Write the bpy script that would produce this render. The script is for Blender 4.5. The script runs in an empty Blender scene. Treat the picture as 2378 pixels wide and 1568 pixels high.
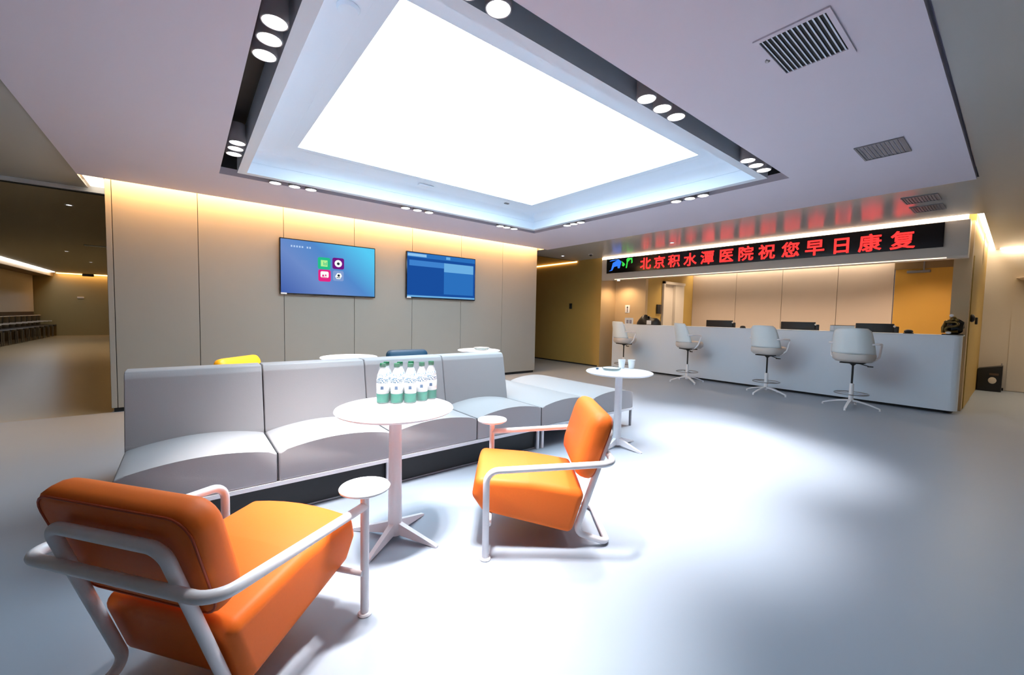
import bpy, bmesh, math, random
from mathutils import Vector, Matrix
random.seed(7)
PI = math.pi
C = bpy.context.scene.collection
SC = bpy.context.scene

# ------------------------------------------------------------------ camera
EYE = 1.19
cam_d = bpy.data.cameras.new('camera')
cam_d.sensor_fit = 'HORIZONTAL'; cam_d.sensor_width = 36.0
cam_d.lens = 944.31 / 2378 * 36.0
cam_d.clip_start = 0.05; cam_d.clip_end = 80
cam = bpy.data.objects.new('camera', cam_d); C.objects.link(cam)
_r = Vector((0.78054725, -0.62477677, 0.01999978)); _u = Vector((0.01765843, 0.05402041, 0.99838368)); _f = Vector((0.62484732, 0.77893247, -0.05319806))
cam.matrix_world = Matrix(((_r.x, _u.x, -_f.x, 0), (_r.y, _u.y, -_f.y, 0), (_r.z, _u.z, -_f.z, EYE), (0, 0, 0, 1)))
SC.camera = cam
# ------------------------------------------------------------------ world, exposure
w = bpy.data.worlds.new('world'); SC.world = w; w.use_nodes = True
w.node_tree.nodes['Background'].inputs[0].default_value = (0.8, 0.88, 1, 1)
w.node_tree.nodes['Background'].inputs[1].default_value = 0.15
SC.view_settings.view_transform = 'Standard'; SC.view_settings.look = 'None'
SC.view_settings.exposure = 0.2; SC.view_settings.gamma = 1.0; SC.view_settings.use_curve_mapping = False
# light levels, all in one place
PANEL = 6.3          # luminous ceiling panel
SPOT = 190.0          # each track spotlight (W)
LENS = 9.0           # visible face of a spotlight
COVE_TV = 42.0; COVE_SIGN = 14.0; COVE_NICHE = 20.0; COVE_CORR = 6.0; COVE_END = 26.0; COVE_HALL = 12.0
DOWN = 14.0          # warm recessed downlights (W)

# ------------------------------------------------------------------ materials
def mat(name, col, rough=0.5, metal=0.0, spec=0.5, noise=0.0, scale=40.0, bump=0.0, emit=None, es=0.0, trans=0.0, coat=0.0, alpha=1.0, sheen=0.0):
    m = bpy.data.materials.new(name); m.use_nodes = True
    nt = m.node_tree; b = nt.nodes['Principled BSDF']
    b.inputs['Base Color'].default_value = (*col, 1); b.inputs['Roughness'].default_value = rough
    b.inputs['Metallic'].default_value = metal; b.inputs['Specular IOR Level'].default_value = spec
    b.inputs['Transmission Weight'].default_value = trans; b.inputs['Coat Weight'].default_value = coat
    b.inputs['Alpha'].default_value = alpha
    b.inputs['Sheen Weight'].default_value = sheen
    if emit is not None:
        b.inputs['Emission Color'].default_value = (*emit, 1); b.inputs['Emission Strength'].default_value = es
    if noise or bump:
        tc = nt.nodes.new('ShaderNodeTexCoord'); n = nt.nodes.new('ShaderNodeTexNoise')
        n.inputs['Scale'].default_value = scale; n.inputs['Detail'].default_value = 4
        nt.links.new(tc.outputs['Object'], n.inputs['Vector'])
        if noise:
            mx = nt.nodes.new('ShaderNodeMix'); mx.data_type = 'RGBA'
            mx.inputs['A'].default_value = (*[c * (1 - noise) for c in col], 1)
            mx.inputs['B'].default_value = (*[min(1, c * (1 + noise)) for c in col], 1)
            nt.links.new(n.outputs['Fac'], mx.inputs['Factor']); nt.links.new(mx.outputs['Result'], b.inputs['Base Color'])
        if bump:
            bp = nt.nodes.new('ShaderNodeBump'); bp.inputs['Strength'].default_value = bump; bp.inputs['Distance'].default_value = 0.002
            nt.links.new(n.outputs['Fac'], bp.inputs['Height']); nt.links.new(bp.outputs['Normal'], b.inputs['Normal'])
    return m
def emat(name, col, strength):
    m = bpy.data.materials.new(name); m.use_nodes = True; nt = m.node_tree
    nt.nodes.remove(nt.nodes['Principled BSDF']); e = nt.nodes.new('ShaderNodeEmission')
    e.inputs[0].default_value = (*col, 1); e.inputs[1].default_value = strength
    nt.links.new(e.outputs[0], nt.nodes['Material Output'].inputs[0]); return m
WARM = (1.0, 0.55, 0.21); WARMW = (1.0, 0.80, 0.58); COOL = (0.69, 0.885, 1.0)
M = dict(
    floor=mat('resin_floor', (0.33, 0.38, 0.45), 0.36, spec=0.4, noise=0.03, scale=1.5),
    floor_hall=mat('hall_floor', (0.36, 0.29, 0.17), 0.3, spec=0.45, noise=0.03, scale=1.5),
    ceil=mat('ceiling_paint', (0.68, 0.64, 0.735), 0.7, spec=0.2, noise=0.01, scale=3),
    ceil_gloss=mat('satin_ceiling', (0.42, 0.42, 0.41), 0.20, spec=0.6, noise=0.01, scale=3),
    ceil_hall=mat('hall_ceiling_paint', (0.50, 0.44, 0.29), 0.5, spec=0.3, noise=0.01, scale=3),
    cove_white=mat('coffer_paint', (0.77, 0.86, 0.97), 0.45, spec=0.35, noise=0.01, scale=3),
    groove=mat('black_groove', (0.012, 0.012, 0.014), 0.6),
    trough=mat('trough_black', (0.02, 0.019, 0.021), 0.5, noise=0.3, scale=8),
    panel=mat('beige_wall_panel', (0.375, 0.35, 0.305), 0.55, spec=0.3, noise=0.015, scale=6),
    panel_pink=mat('niche_panel', (0.62, 0.52, 0.44), 0.5, spec=0.3, noise=0.015, scale=6),
    gold=mat('ochre_wall', (0.50, 0.34, 0.10), 0.55, spec=0.3, noise=0.03, scale=4),
    tan=mat('tan_wall', (0.56, 0.42, 0.25), 0.55, spec=0.3, noise=0.02, scale=4),
    cream=mat('cream_wall', (0.66, 0.60, 0.52), 0.5, spec=0.3, noise=0.015, scale=4),
    amber=mat('amber_door', (0.58, 0.33, 0.06), 0.4, spec=0.4, noise=0.03, scale=5),
    brown=mat('brown_header', (0.22, 0.14, 0.06), 0.5, noise=0.05, scale=5),
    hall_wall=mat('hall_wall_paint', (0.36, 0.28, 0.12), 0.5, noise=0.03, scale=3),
    white=mat('white_metal', (0.90, 0.90, 0.94), 0.32, spec=0.5, noise=0.01, scale=20),
    whitelam=mat('white_laminate', (0.88, 0.88, 0.90), 0.35, spec=0.5, noise=0.01, scale=12),
    counter=mat('counter_white', (0.80, 0.88, 0.98), 0.35, spec=0.4, noise=0.012, scale=4),
    sofa=mat('grey_leather', (0.44, 0.425, 0.435), 0.5, spec=0.35, noise=0.02, scale=160, bump=0.15),
    orange=mat('orange_leather', (0.86, 0.175, 0.024), 0.48, spec=0.22, noise=0.03, scale=120, bump=0.12),
    orange_seam=mat('orange_piping', (0.45, 0.06, 0.01), 0.5, noise=0.05, scale=60),
    yellow=mat('yellow_leather', (0.95, 0.42, 0.01), 0.42, spec=0.45, noise=0.03, scale=120, bump=0.12),
    blue=mat('teal_leather', (0.002, 0.035, 0.075), 0.5, spec=0.25, noise=0.03, scale=120, bump=0.12),
    seam=mat('dark_seam', (0.05, 0.05, 0.055), 0.7, noise=0.05, scale=50),
    black=mat('black_plastic', (0.012, 0.012, 0.013), 0.45, noise=0.05, scale=60),
    blackgloss=mat('black_gloss', (0.006, 0.006, 0.007), 0.15, noise=0.05, scale=60),
    grey=mat('grey_metal', (0.30, 0.29, 0.31), 0.45, metal=0.2, noise=0.03, scale=30),
    ventgrey=mat('vent_grey', (0.20, 0.20, 0.22), 0.5, noise=0.05, scale=30),
    steel=mat('steel', (0.35, 0.35, 0.37), 0.3, metal=0.8, noise=0.03, scale=40),
    shell=mat('stool_shell', (0.84, 0.91, 0.93), 0.4, spec=0.4, noise=0.01, scale=20),
    pad=mat('stool_pad', (0.68, 0.63, 0.59), 0.55, noise=0.02, scale=80, bump=0.1),
    paper=mat('paper_cup', (0.92, 0.93, 0.95), 0.5, noise=0.01, scale=30),
    purple=mat('purple_ink', (0.05, 0.02, 0.10), 0.6, noise=0.05, scale=60),
    bronze=mat('dark_gold', (0.16, 0.11, 0.035), 0.3, metal=0.85, noise=0.7, scale=14),
    bottle=mat('clear_bottle', (0.95, 0.98, 1.0), 0.12, spec=0.5, noise=0.01, scale=20, trans=0.55),
    film=mat('shrink_film', (0.85, 0.93, 1.0), 0.2, spec=0.5, noise=0.02, scale=30, alpha=0.09),
    glass=mat('clear_glass', (0.9, 0.97, 0.97), 0.06, spec=0.5, noise=0.01, scale=20, trans=0.9),
    cap=mat('green_cap', (0.005, 0.10, 0.045), 0.45, spec=0.3, noise=0.2, scale=200),
    green=mat('green_band', (0.008, 0.17, 0.12), 0.45, spec=0.3, noise=0.3, scale=150),
    ink=mat('blue_ink', (0.02, 0.07, 0.16), 0.5, noise=0.2, scale=100),
    wood=mat('dark_wood_chair', (0.06, 0.05, 0.03), 0.5, noise=0.2, scale=30),
    darkpaint=mat('dado_brown', (0.09, 0.055, 0.035), 0.5, noise=0.1, scale=6),
)
M['panel_light'] = emat('panel_glow', COOL, PANEL)
M['lens'] = emat('lens_glow', (1, 1, 1), LENS)
M['led_warm'] = emat('led_warm', WARM, COVE_TV)
M['led_sign'] = emat('led_sign', WARMW, COVE_SIGN)
M['led_niche'] = emat('led_niche', WARMW, COVE_NICHE)
M['led_lip'] = emat('led_lip', WARMW, 1.6)
M['cove_end_glow'] = emat('cove_end_glow', WARMW, 2.2)
M['led_corr'] = emat('led_corridor', WARM, COVE_CORR)
M['led_end'] = emat('led_end', WARMW, COVE_END)
M['led_hall'] = emat('led_hall_white', (0.9, 0.93, 1.0), COVE_HALL)
M['led_hallw'] = emat('led_hall_warm', WARM, COVE_HALL)
M['letter'] = emat('red_led', (1.0, 0.028, 0.026), 1.9)
M['logo_blue'] = emat('blue_led', (0.04, 0.22, 1.0), 0.9)
M['logo_green'] = emat('green_led', (0.05, 0.75, 0.08), 0.9)

def label_mat():
    m = mat('printed_label', (0.9, 0.95, 1), 0.35); nt = m.node_tree; b = nt.nodes['Principled BSDF']
    tc = nt.nodes.new('ShaderNodeTexCoord'); n = nt.nodes.new('ShaderNodeTexVoronoi'); n.inputs['Scale'].default_value = 130
    r = nt.nodes.new('ShaderNodeValToRGB'); r.color_ramp.interpolation = 'CONSTANT'
    r.color_ramp.elements[0].color = (0.03, 0.13, 0.24, 1); r.color_ramp.elements[1].position = 0.46; r.color_ramp.elements[1].color = (0.88, 0.94, 1, 1)
    nt.links.new(tc.outputs['Object'], n.inputs['Vector']); nt.links.new(n.outputs['Distance'], r.inputs[0]); nt.links.new(r.outputs[0], b.inputs['Base Color'])
    return m
M['label'] = label_mat()
def screen_mat(name, stops, strength, axis='X', mid=None):
    """a lit screen: the picture it shows is a soft colour blend"""
    m = bpy.data.materials.new(name); m.use_nodes = True; nt = m.node_tree
    nt.nodes.remove(nt.nodes['Principled BSDF']); e = nt.nodes.new('ShaderNodeEmission'); e.inputs[1].default_value = strength
    tc = nt.nodes.new('ShaderNodeTexCoord'); mp = nt.nodes.new('ShaderNodeMapping'); mp.inputs['Rotation'].default_value = (0, 0.55 if axis == 'D' else 0, 0); mp.inputs['Scale'].default_value = (.8, .8, .8)
    g = nt.nodes.new('ShaderNodeSeparateXYZ'); r = nt.nodes.new('ShaderNodeValToRGB')
    while len(r.color_ramp.elements) < len(stops): r.color_ramp.elements.new(0.5)
    for el, (p, c) in zip(r.color_ramp.elements, stops): el.position = p; el.color = (*c, 1)
    nt.links.new(tc.outputs['Generated'], mp.inputs[0]); nt.links.new(mp.outputs[0], g.inputs[0]); nt.links.new(g.outputs[0], r.inputs[0])
    nt.links.new(r.outputs[0], e.inputs[0]); nt.links.new(e.outputs[0], nt.nodes['Material Output'].inputs[0]); return m
M['screen_a'] = screen_mat('screen_blue_blend', [(0.0, (0.055, 0.12, 0.42)), (0.35, (0.16, 0.27, 0.60)), (0.62, (0.09, 0.26, 0.62)), (1.0, (0.10, 0.62, 0.95))], 0.85, 'D')
M['screen_b'] = emat('screen_navy', (0.010, 0.075, 0.33), 0.9)
M['scr_navy2'] = emat('screen_blue', (0.025, 0.16, 0.50), 0.9)
M['scr_mid'] = emat('screen_midblue', (0.05, 0.22, 0.60), 0.9)
M['scr_pale'] = emat('screen_paleblue', (0.28, 0.55, 0.85), 0.9)
M['scr_sky'] = emat('screen_skyblue', (0.15, 0.42, 0.75), 0.9)
M['ic_green'] = emat('icon_green', (0.02, 0.50, 0.25), 0.9); M['ic_purple'] = emat('icon_purple', (0.16, 0.01, 0.22), 0.9)
M['ic_pink'] = emat('icon_pink', (0.75, 0.02, 0.22), 0.9); M['ic_grey'] = emat('icon_greyblue', (0.22, 0.33, 0.62), 0.9)
M['ic_white'] = emat('icon_white', (0.9, 0.95, 0.92), 0.95); M['ic_dark'] = emat('icon_dark', (0.02, 0.03, 0.05), 0.9)
M['ic_lime'] = emat('icon_lime', (0.45, 0.85, 0.30), 0.9); M['scr_text'] = emat('screen_text', (0.45, 0.62, 0.9), 0.9)

# ------------------------------------------------------------------ mesh helpers
def V(*a): return Vector(a)
class MB:
    """collects shapes, builds ONE mesh object"""
    def __init__(s): s.bm = bmesh.new()
    def box(s, x0, x1, y0, y1, z0, z1, bev=0.0, seg=2):
        r = bmesh.ops.create_cube(s.bm, size=1.0)
        vs = r['verts']
        for v in vs: v.co = V(x0 + (v.co.x + .5) * (x1 - x0), y0 + (v.co.y + .5) * (y1 - y0), z0 + (v.co.z + .5) * (z1 - z0))
        if bev: s._bev(vs, bev, seg)
        return s
    def _bev(s, vs, bev, seg):
        es = list({e for v in vs for e in v.link_edges})
        bmesh.ops.bevel(s.bm, geom=es, offset=bev, segments=seg, profile=0.5, affect='EDGES', clamp_overlap=True)
    def prism(s, pts, axis, a0, a1, bev=0.0, seg=3):
        """polygon pts (2D) extruded along axis from a0 to a1; 2D plane is the other two axes in xyz order"""
        def P(p, a):
            if axis == 'x': return V(a, p[0], p[1])
            if axis == 'y': return V(p[0], a, p[1])
            return V(p[0], p[1], a)
        A = [s.bm.verts.new(P(p, a0)) for p in pts]; B = [s.bm.verts.new(P(p, a1)) for p in pts]
        n = len(pts); fs = [s.bm.faces.new(A), s.bm.faces.new(B[::-1])]
        for i in range(n): fs.append(s.bm.faces.new((A[i], B[i], B[(i + 1) % n], A[(i + 1) % n])))
        if bev: s._bev(A + B, bev, seg)
        return s
    def cyl(s, p0, p1, r0, r1=None, n=24, caps=True):
        r1 = r0 if r1 is None else r1; p0 = Vector(p0); p1 = Vector(p1)
        d = (p1 - p0).normalized(); q = d.to_track_quat('Z', 'Y'); a = q @ V(1, 0, 0); b = q @ V(0, 1, 0)
        R = [[s.bm.verts.new(p + (a * math.cos(2 * PI * i / n) + b * math.sin(2 * PI * i / n)) * r) for i in range(n)] for p, r in ((p0, r0), (p1, r1))]
        for i in range(n): s.bm.faces.new((R[0][i], R[0][(i + 1) % n], R[1][(i + 1) % n], R[1][i]))
        if caps: s.bm.faces.new(R[0][::-1]); s.bm.faces.new(R[1])
        return s
    def lathe(s, prof, cx=0, cy=0, n=32):
        """prof: list of (r, z), bottom to top"""
        rings = []
        for r, z in prof:
            if r < 1e-6: rings.append([s.bm.verts.new((cx, cy, z))])
            else: rings.append([s.bm.verts.new((cx + r * math.cos(2 * PI * i / n), cy + r * math.sin(2 * PI * i / n), z)) for i in range(n)])
        for A, B in zip(rings, rings[1:]):
            for i in range(n):
                j = (i + 1) % n
                if len(A) == 1 and len(B) == 1: continue
                if len(A) == 1: s.bm.faces.new((A[0], B[j], B[i]))
                elif len(B) == 1: s.bm.faces.new((A[i], A[j], B[0]))
                else: s.bm.faces.new((A[i], A[j], B[j], B[i]))
        return s
    def tube(s, pts, r, n=14, fillet=0.0, closed=False, fs=6):
        P = [Vector(p) for p in pts]
        if fillet: P = fil(P, fillet, closed, fs)
        m = len(P); rings = []; prev = None
        for i in range(m):
            if closed: t = (P[(i + 1) % m] - P[i - 1]).normalized()
            else: t = (P[min(i + 1, m - 1)] - P[max(i - 1, 0)]).normalized()
            if prev is None:
                a = V(0, 0, 1) if abs(t.z) < 0.9 else V(1, 0, 0); a = (a - t * a.dot(t)).normalized()
            else: a = (prev - t * prev.dot(t)).normalized()
            prev = a; b = t.cross(a)
            rings.append([s.bm.verts.new(P[i] + (a * math.cos(2 * PI * k / n) + b * math.sin(2 * PI * k / n)) * r) for k in range(n)])
        for i in range(m if closed else m - 1):
            A = rings[i]; B = rings[(i + 1) % m]
            for k in range(n): s.bm.faces.new((A[k], A[(k + 1) % n], B[(k + 1) % n], B[k]))
        if not closed: s.bm.faces.new(rings[0][::-1]); s.bm.faces.new(rings[-1])
        return s
    def sphere(s, c, rx, ry=None, rz=None, u=20, v=12):
        ry = ry or rx; rz = rz or rx
        r = bmesh.ops.create_uvsphere(s.bm, u_segments=u, v_segments=v, radius=1.0)
        for q in r['verts']: q.co = V(c[0] + q.co.x * rx, c[1] + q.co.y * ry, c[2] + q.co.z * rz)
        return s
    def grid(s, f, nu, nv):
        Vs = [[s.bm.verts.new(f(i / nu, j / nv)) for j in range(nv + 1)] for i in range(nu + 1)]
        for i in range(nu):
            for j in range(nv): s.bm.faces.new((Vs[i][j], Vs[i + 1][j], Vs[i + 1][j + 1], Vs[i][j + 1]))
        return s
    def build(s, name, m, parent=None, smooth=35, solid=0.0, sub=0, kind=None):
        bmesh.ops.recalc_face_normals(s.bm, faces=s.bm.faces)
        me = bpy.data.meshes.new(name); s.bm.to_mesh(me); s.bm.free()
        o = bpy.data.objects.new(name, me); C.objects.link(o)
        me.materials.append(m)
        if smooth:
            me.shade_smooth()
            if smooth < 180: me.set_sharp_from_angle(angle=math.radians(smooth))
        if solid:
            md = o.modifiers.new('thickness', 'SOLIDIFY'); md.thickness = solid; md.offset = 0
        if sub:
            md = o.modifiers.new('smooth', 'SUBSURF'); md.levels = sub; md.render_levels = sub
        if parent: o.parent = parent
        if kind: o['kind'] = kind
        return o
def fil(P, rad, closed=False, fs=6):
    out = []; n = len(P)
    for i in range(n):
        if not closed and i in (0, n - 1): out.append(P[i]); continue
        p = P[i]; a = (P[i - 1] - p); b = (P[(i + 1) % n] - p); la, lb = a.length, b.length; a.normalize(); b.normalize()
        ang = a.angle(b)
        if ang > PI - 0.02: out.append(p); continue
        d = min(rad / math.tan(ang / 2), la * 0.49, lb * 0.49); r = d * math.tan(ang / 2)
        c = p + (a + b).normalized() * (r / math.sin(ang / 2))
        s0 = p + a * d - c; s1 = p + b * d - c; th = s0.angle(s1)
        for k in range(fs + 1):
            t = k / fs
            out.append(c + (s0 * math.sin((1 - t) * th) + s1 * math.sin(t * th)) / math.sin(th) if th > 1e-4 else p)
    return out
def rrect(x0, x1, y0, y1, r, n=5):
    pts = []
    for cx, cy, a0 in ((x1 - r, y1 - r, 0), (x0 + r, y1 - r, 90), (x0 + r, y0 + r, 180), (x1 - r, y0 + r, 270)):
        for k in range(n + 1):
            a = math.radians(a0 + 90 * k / n); pts.append((cx + r * math.cos(a), cy + r * math.sin(a)))
    return pts
def tag(o, label, cat, group=None, kind=None):
    o['label'] = label; o['category'] = cat
    if group: o['group'] = group
    if kind: o['kind'] = kind
    return o
def thing(name, label, cat, loc=(0, 0, 0), rz=0.0, group=None):
    o = bpy.data.objects.new(name, None); C.objects.link(o); o.empty_display_size = 0.1
    o.location = loc; o.rotation_euler = (0, 0, rz)
    return tag(o, label, cat, group)
def struct(name, mb, m, parent=None, **k):
    return mb.build(name, m, parent, kind=None if parent else 'structure', **k)
def dup(root, loc, rz=None, label=None, group=None):
    def cp(o, par):
        c = o.copy(); C.objects.link(c)
        if par: c.parent = par
        for ch in list(o.children): cp(ch, c)
        return c
    r = cp(root, None); r.location = loc
    if rz is not None: r.rotation_euler = (0, 0, rz)
    if label: r['label'] = label
    if group: r['group'] = group
    return r
def lamp(name, typ, loc, power, col, parent=None, size=0.03, angle=100, blend=0.6, rot=(0, 0, 0)):
    l = bpy.data.lights.new(name, typ); l.energy = power; l.color = col
    if typ == 'SPOT': l.spot_size = math.radians(angle); l.spot_blend = blend; l.shadow_soft_size = size
    elif typ == 'POINT': l.shadow_soft_size = size
    o = bpy.data.objects.new(name, l); C.objects.link(o); o.location = loc; o.rotation_euler = rot
    if parent: o.parent = parent
    return o

# ================================================================== SETTING
ZC = 2.563; ZO = 2.584              # dropped ceiling plate, ceiling around it
XW = 11.65                          # wall at the end of the right corridor
struct('floor', MB().box(-4.9, 11.8, -4.1, 6.42, -0.1, 0.0).box(-.68, 11.8, 6.42, 25.0, -0.1, 0.0), M['floor'], smooth=0)
struct('floor', MB().box(-4.9, -.68, 6.42, 25.0, -0.1, 0.0), M['floor_hall'], smooth=0)
# --- wall with the two screens: panels with dark joints and a recessed plinth
TVY = 6.396
mb = MB(); xs = [-0.68, -0.626, 0.133, 1.067, 2.019, 2.966, 3.916, 4.86, 5.763]
for a, b in zip(xs, xs[1:]): mb.box(a + .003, b - .003, TVY, TVY + .02, 0.05, 2.9, bev=.002, seg=1)
mb.box(-0.68, 5.763, TVY + .02, TVY + .32, 0.05, 2.9)
struct('wall_front', mb, M['panel'], smooth=0)
struct('baseboard_front', MB().box(-0.66, 5.745, TVY + .03, TVY + .3, 0.0, 0.05), M['groove'], smooth=0)
mbj = MB()
for x in xs[1:-1]: mbj.box(x - .0029, x + .0029, TVY + .012, TVY + .0199, 0.05, 2.9)
struct('trim_1', mbj, M['groove'], smooth=0)
# --- ceiling plate with the opening for the coffer
PX0, PX1, PY0, PY1 = -0.855, 5.836, 0.33, 6.17
RX0, RX1, RY0, RY1 = 0.285, 4.54, 1.457, 5.115
mb = MB()
for x0, x1, y0, y1 in ((PX0, RX0, PY0, PY1), (RX1, PX1, PY0, PY1), (RX0, RX1, PY0, RY0), (RX0, RX1, RY1, PY1)): mb.box(x0, x1, y0, y1, ZC, ZC + .07)
struct('ceiling', mb, M['ceil'], smooth=0)
# ceiling around the plate
mb = MB()
mb.box(-4.9, PX0 - .012, -4.1, 6.9, ZO, ZO + .1)                  # left
mb.box(PX0 - .012, XW + .1, -4.1, PY0 - .015, ZO, ZO + .1)        # near
struct('ceiling', mb, M['ceil_gloss'], smooth=0)
mb = MB(); FW = .62
mb.prism([(PX1 + .01, PY0 - .015), (7.80, PY0 - .015), (7.80, .30), (7.72, .50), (7.585, 7.06), (5.836, 7.06), (5.836, 6.17), (PX1 + .01, 6.17)], 'z', ZO, ZO + .1)
mb.box(7.8, XW + .1, PY0 - .016, .355, ZO, ZO + .1)
struct('ceiling', mb, M['ceil_gloss'], smooth=0)
struct('ceiling', MB().box(5.5, 8.0, 7.0, 10.7, 2.98, 3.06).box(5.5, 7.62, 7.0, 7.06, ZO, 2.98), M['ceil_gloss'], smooth=0)   # higher corridor ceiling
struct('ceiling', MB().box(-4.9, -.4, 6.98, 25.0, ZO, ZO + .1), M['ceil_hall'], smooth=0)
struct('trim_2', MB().box(-4.9, -.68, 6.93, 6.98, ZO - .035, ZO + .1), M['cove_white'], smooth=0)
struct('trim_3', MB().box(-4.9, -.68, 6.98, 7.02, ZO - .045, ZO), M['groove'], smooth=0)
struct('ceiling', MB().box(-4.9, XW + .1, -4.1, 10.7, 3.12, 3.2), M['ceil'], smooth=0)           # slab over everything
# --- coffer: black light trough, white frame, stepped cove, soffit ring
TI = .14; FRM = .075
mb = MB(); 
a0, a1, b0, b1 = RX0, RX1, RY0, RY1
def ring(mb, o, i, z0, z1):
    (x0, x1, y0, y1), (p0, p1, q0, q1) = o, i
    mb.box(x0, x1, y0, q0, z0, z1); mb.box(x0, x1, q1, y1, z0, z1); mb.box(x0, p0, q0, q1, z0, z1); mb.box(p1, x1, q0, q1, z0, z1)
o_ = (a0 - .01, a1 + .01, b0 - .01, b1 + .01); i_ = (a0 + TI, a1 - TI, b0 + TI, b1 - TI)
ring(mb, (a0 - .012, a1 + .012, b0 - .012, b1 + .012), (a0, a1, b0, b1), ZC + .071, ZC + .22)
ring(mb, (a0 - .012, a1 + .012, b0 - .012, b1 + .012), i_, ZC + .22, ZC + .24)
struct('trim_4', mb, M['trough'], smooth=0)
def ringprism(mb, prof):
    """sweep a (inset, z) profile round the rectangle of the opening"""
    R = []
    for d, z in prof: R.append([mb.bm.verts.new(p) for p in ((a0 + d, b0 + d, z), (a1 - d, b0 + d, z), (a1 - d, b1 - d, z), (a0 + d, b1 - d, z))])
    n = len(R)
    for i in range(n):
        A, B = R[i], R[(i + 1) % n]
        for k in range(4): mb.bm.faces.new((A[k], A[(k + 1) % 4], B[(k + 1) % 4], B[k]))
mb = MB(); ringprism(mb, [(TI, ZC), (TI + FRM, ZC), (TI + FRM, ZC + .105), (TI + FRM - .006, ZC + .108), (TI + FRM - .006, ZC + .115), (TI + FRM, ZC + .118)] +
    [(TI + FRM + .13 * (1 - math.cos(t * PI / 16)), ZC + .118 + .115 * math.sin(t * PI / 16)) for t in range(1, 9)] + [(.60, 2.797), (.60, 2.86), (TI, 2.86)])
struct('trim_5', mb, M['cove_white'], smooth=30)
LX0, LX1, LY0, LY1 = .856, 4.03, 2.03, 4.59
struct('trim_6', (lambda m_: (ring(m_, (a0 + .5, a1 - .4, b0 + .45, b1 - .45), (LX0, LX1, LY0, LY1), 2.796, 2.84), m_)[1])(MB()), M['cove_white'], smooth=0)
lp = MB().box(LX0 - .02, LX1 + .02, LY0 - .02, LY1 + .02, 2.801, 2.83).build('light_panel', M['panel_light'], smooth=0)
tag(lp, 'large glowing white light panel filling the ceiling coffer', 'ceiling light')

# --- cove light over the screen wall
def strip(name, mb, m, label, cat='light strip', group=None): return tag(mb.build(name, m, smooth=0), label, cat, group)
strip('led_strip', MB().box(PX0 + .01, 5.80, 6.24, 6.37, 2.70, 2.715), M['led_warm'], 'long warm light strip hidden in the ceiling gap above the screen wall')
strip('led_strip', MB().box(-.85, -.69, 6.42, 6.92, 2.615, 2.625), M['cove_end_glow'], 'short glowing sheet added for the bright wedge at the left end of the screen wall cove')  # glowing sheet added across the gap to show the bright wedge of cove light
struct('trim_7', MB().box(PX0 - .3, 5.9, 6.1, 6.45, 2.90, 2.94).box(PX0 - .3, 5.9, 6.12, 6.169, ZC + .07, 2.9), M['ceil'], smooth=0)

# --- front of the reception niche: a slightly turned fascia carrying the sign
def fpt(s, d=0.0):
    """point on the fascia plan: s metres from its right end, d metres out towards the room"""
    dx, dy = -.18 / 5.9367, 5.934 / 5.9367
    return (7.86 + dx * s - dy * d, .466 + dy * s + dx * d)
fr = math.atan2(5.934, -.18)                   # local +X runs along the fascia, local +Y towards the room
def fobj(name, mb, m, parent=None, **k):
    o = mb.build(name, m, parent, **k)
    if parent is None: o.location = (7.86, .466, 0); o.rotation_euler = (0, 0, fr)
    return o
FL = 5.775
f_ = fobj('trim_8', MB().prism([(-.52, 2.10), (-.02, 2.06), (0.0, 2.09), (0.0, 2.545), (-.02, 2.555), (-.52, 2.56)], 'x', 0.0, FL, bev=.004, seg=1), M['cream'], smooth=30); f_['kind'] = 'structure'
o = fobj('led_strip', MB().box(0.02, FL + .5, -.10, -.088, 2.562, 2.63), M['led_sign']); tag(o, 'bright light line along the top of the red letter sign', 'light strip')
o = fobj('trim_9', MB().box(-.1, FL + .9, -.40, .14, 2.74, 2.78), M['ceil']); o['kind'] = 'structure'
o = fobj('led_strip', MB().box(0.19, FL - .36, -.016, -.005, 2.066, 2.078), M['led_lip']); tag(o, 'thin warm light line under the sign fascia of the reception', 'light strip')
# --- pillars of the niche
struct('wall_pillar', MB().prism([(7.756, 6.299), (8.312, 6.299), (8.312, 5.45), (8.40, 5.45), (8.40, 6.36), (7.756, 6.36)], 'z', 0, 2.6), M['tan'], smooth=0)
struct('wall_pillar', MB().prism([(8.312, .45), (8.312, .62), (8.5, .62), (8.5, .45)], 'z', 0, 2.6), M['tan'], smooth=0)
# niche: left side wall, back wall of panels, right part with a door, ceiling
mb = MB()
mb.box(8.401, 9.02, 5.45, 5.55, 0, 2.5); mb.box(9.62, 10.62, 5.45, 5.55, 0, 2.5); mb.box(9.02, 9.62, 5.45, 5.55, 2.08, 2.5)
struct('wall_niche_left', mb, M['gold'], smooth=0)
NICHE_FILL = []
mb = MB(); NX = 10.45
ys = [1.53, 2.385, 3.38, 4.36, 5.45]
for a, b in zip(ys, ys[1:]): mb.box(NX, NX + .05, a + .004, b - .004, 0.0, 2.75, bev=.002, seg=1)
struct('wall_niche_back', mb, M['panel_pink'], smooth=0)
struct('trim_10', MB().box(NX + .02, NX + .1, 1.54, 5.45, 0, 2.75), M['groove'], smooth=0)
struct('wall_niche_back', MB().box(NX - .02, NX + .1, .45, 1.53, 2.20, 2.75), M['brown'], smooth=0)
struct('wall_niche_right', MB().box(8.505, NX + .1, .552, .60, 0, 2.6), M['tan'], smooth=0)
struct('ceiling', MB().box(8.30, NX - .18, .61, 5.45, 2.42, 2.5).box(8.1, NX + .1, .4, 5.6, 2.75, 2.8), M['ceil_gloss'], smooth=0)
strip('led_strip', MB().box(NX - .13, NX - .05, 1.56, 5.4, 2.50, 2.51), M['led_niche'], 'hidden light strip washing the pale panels behind the reception desk')
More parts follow.
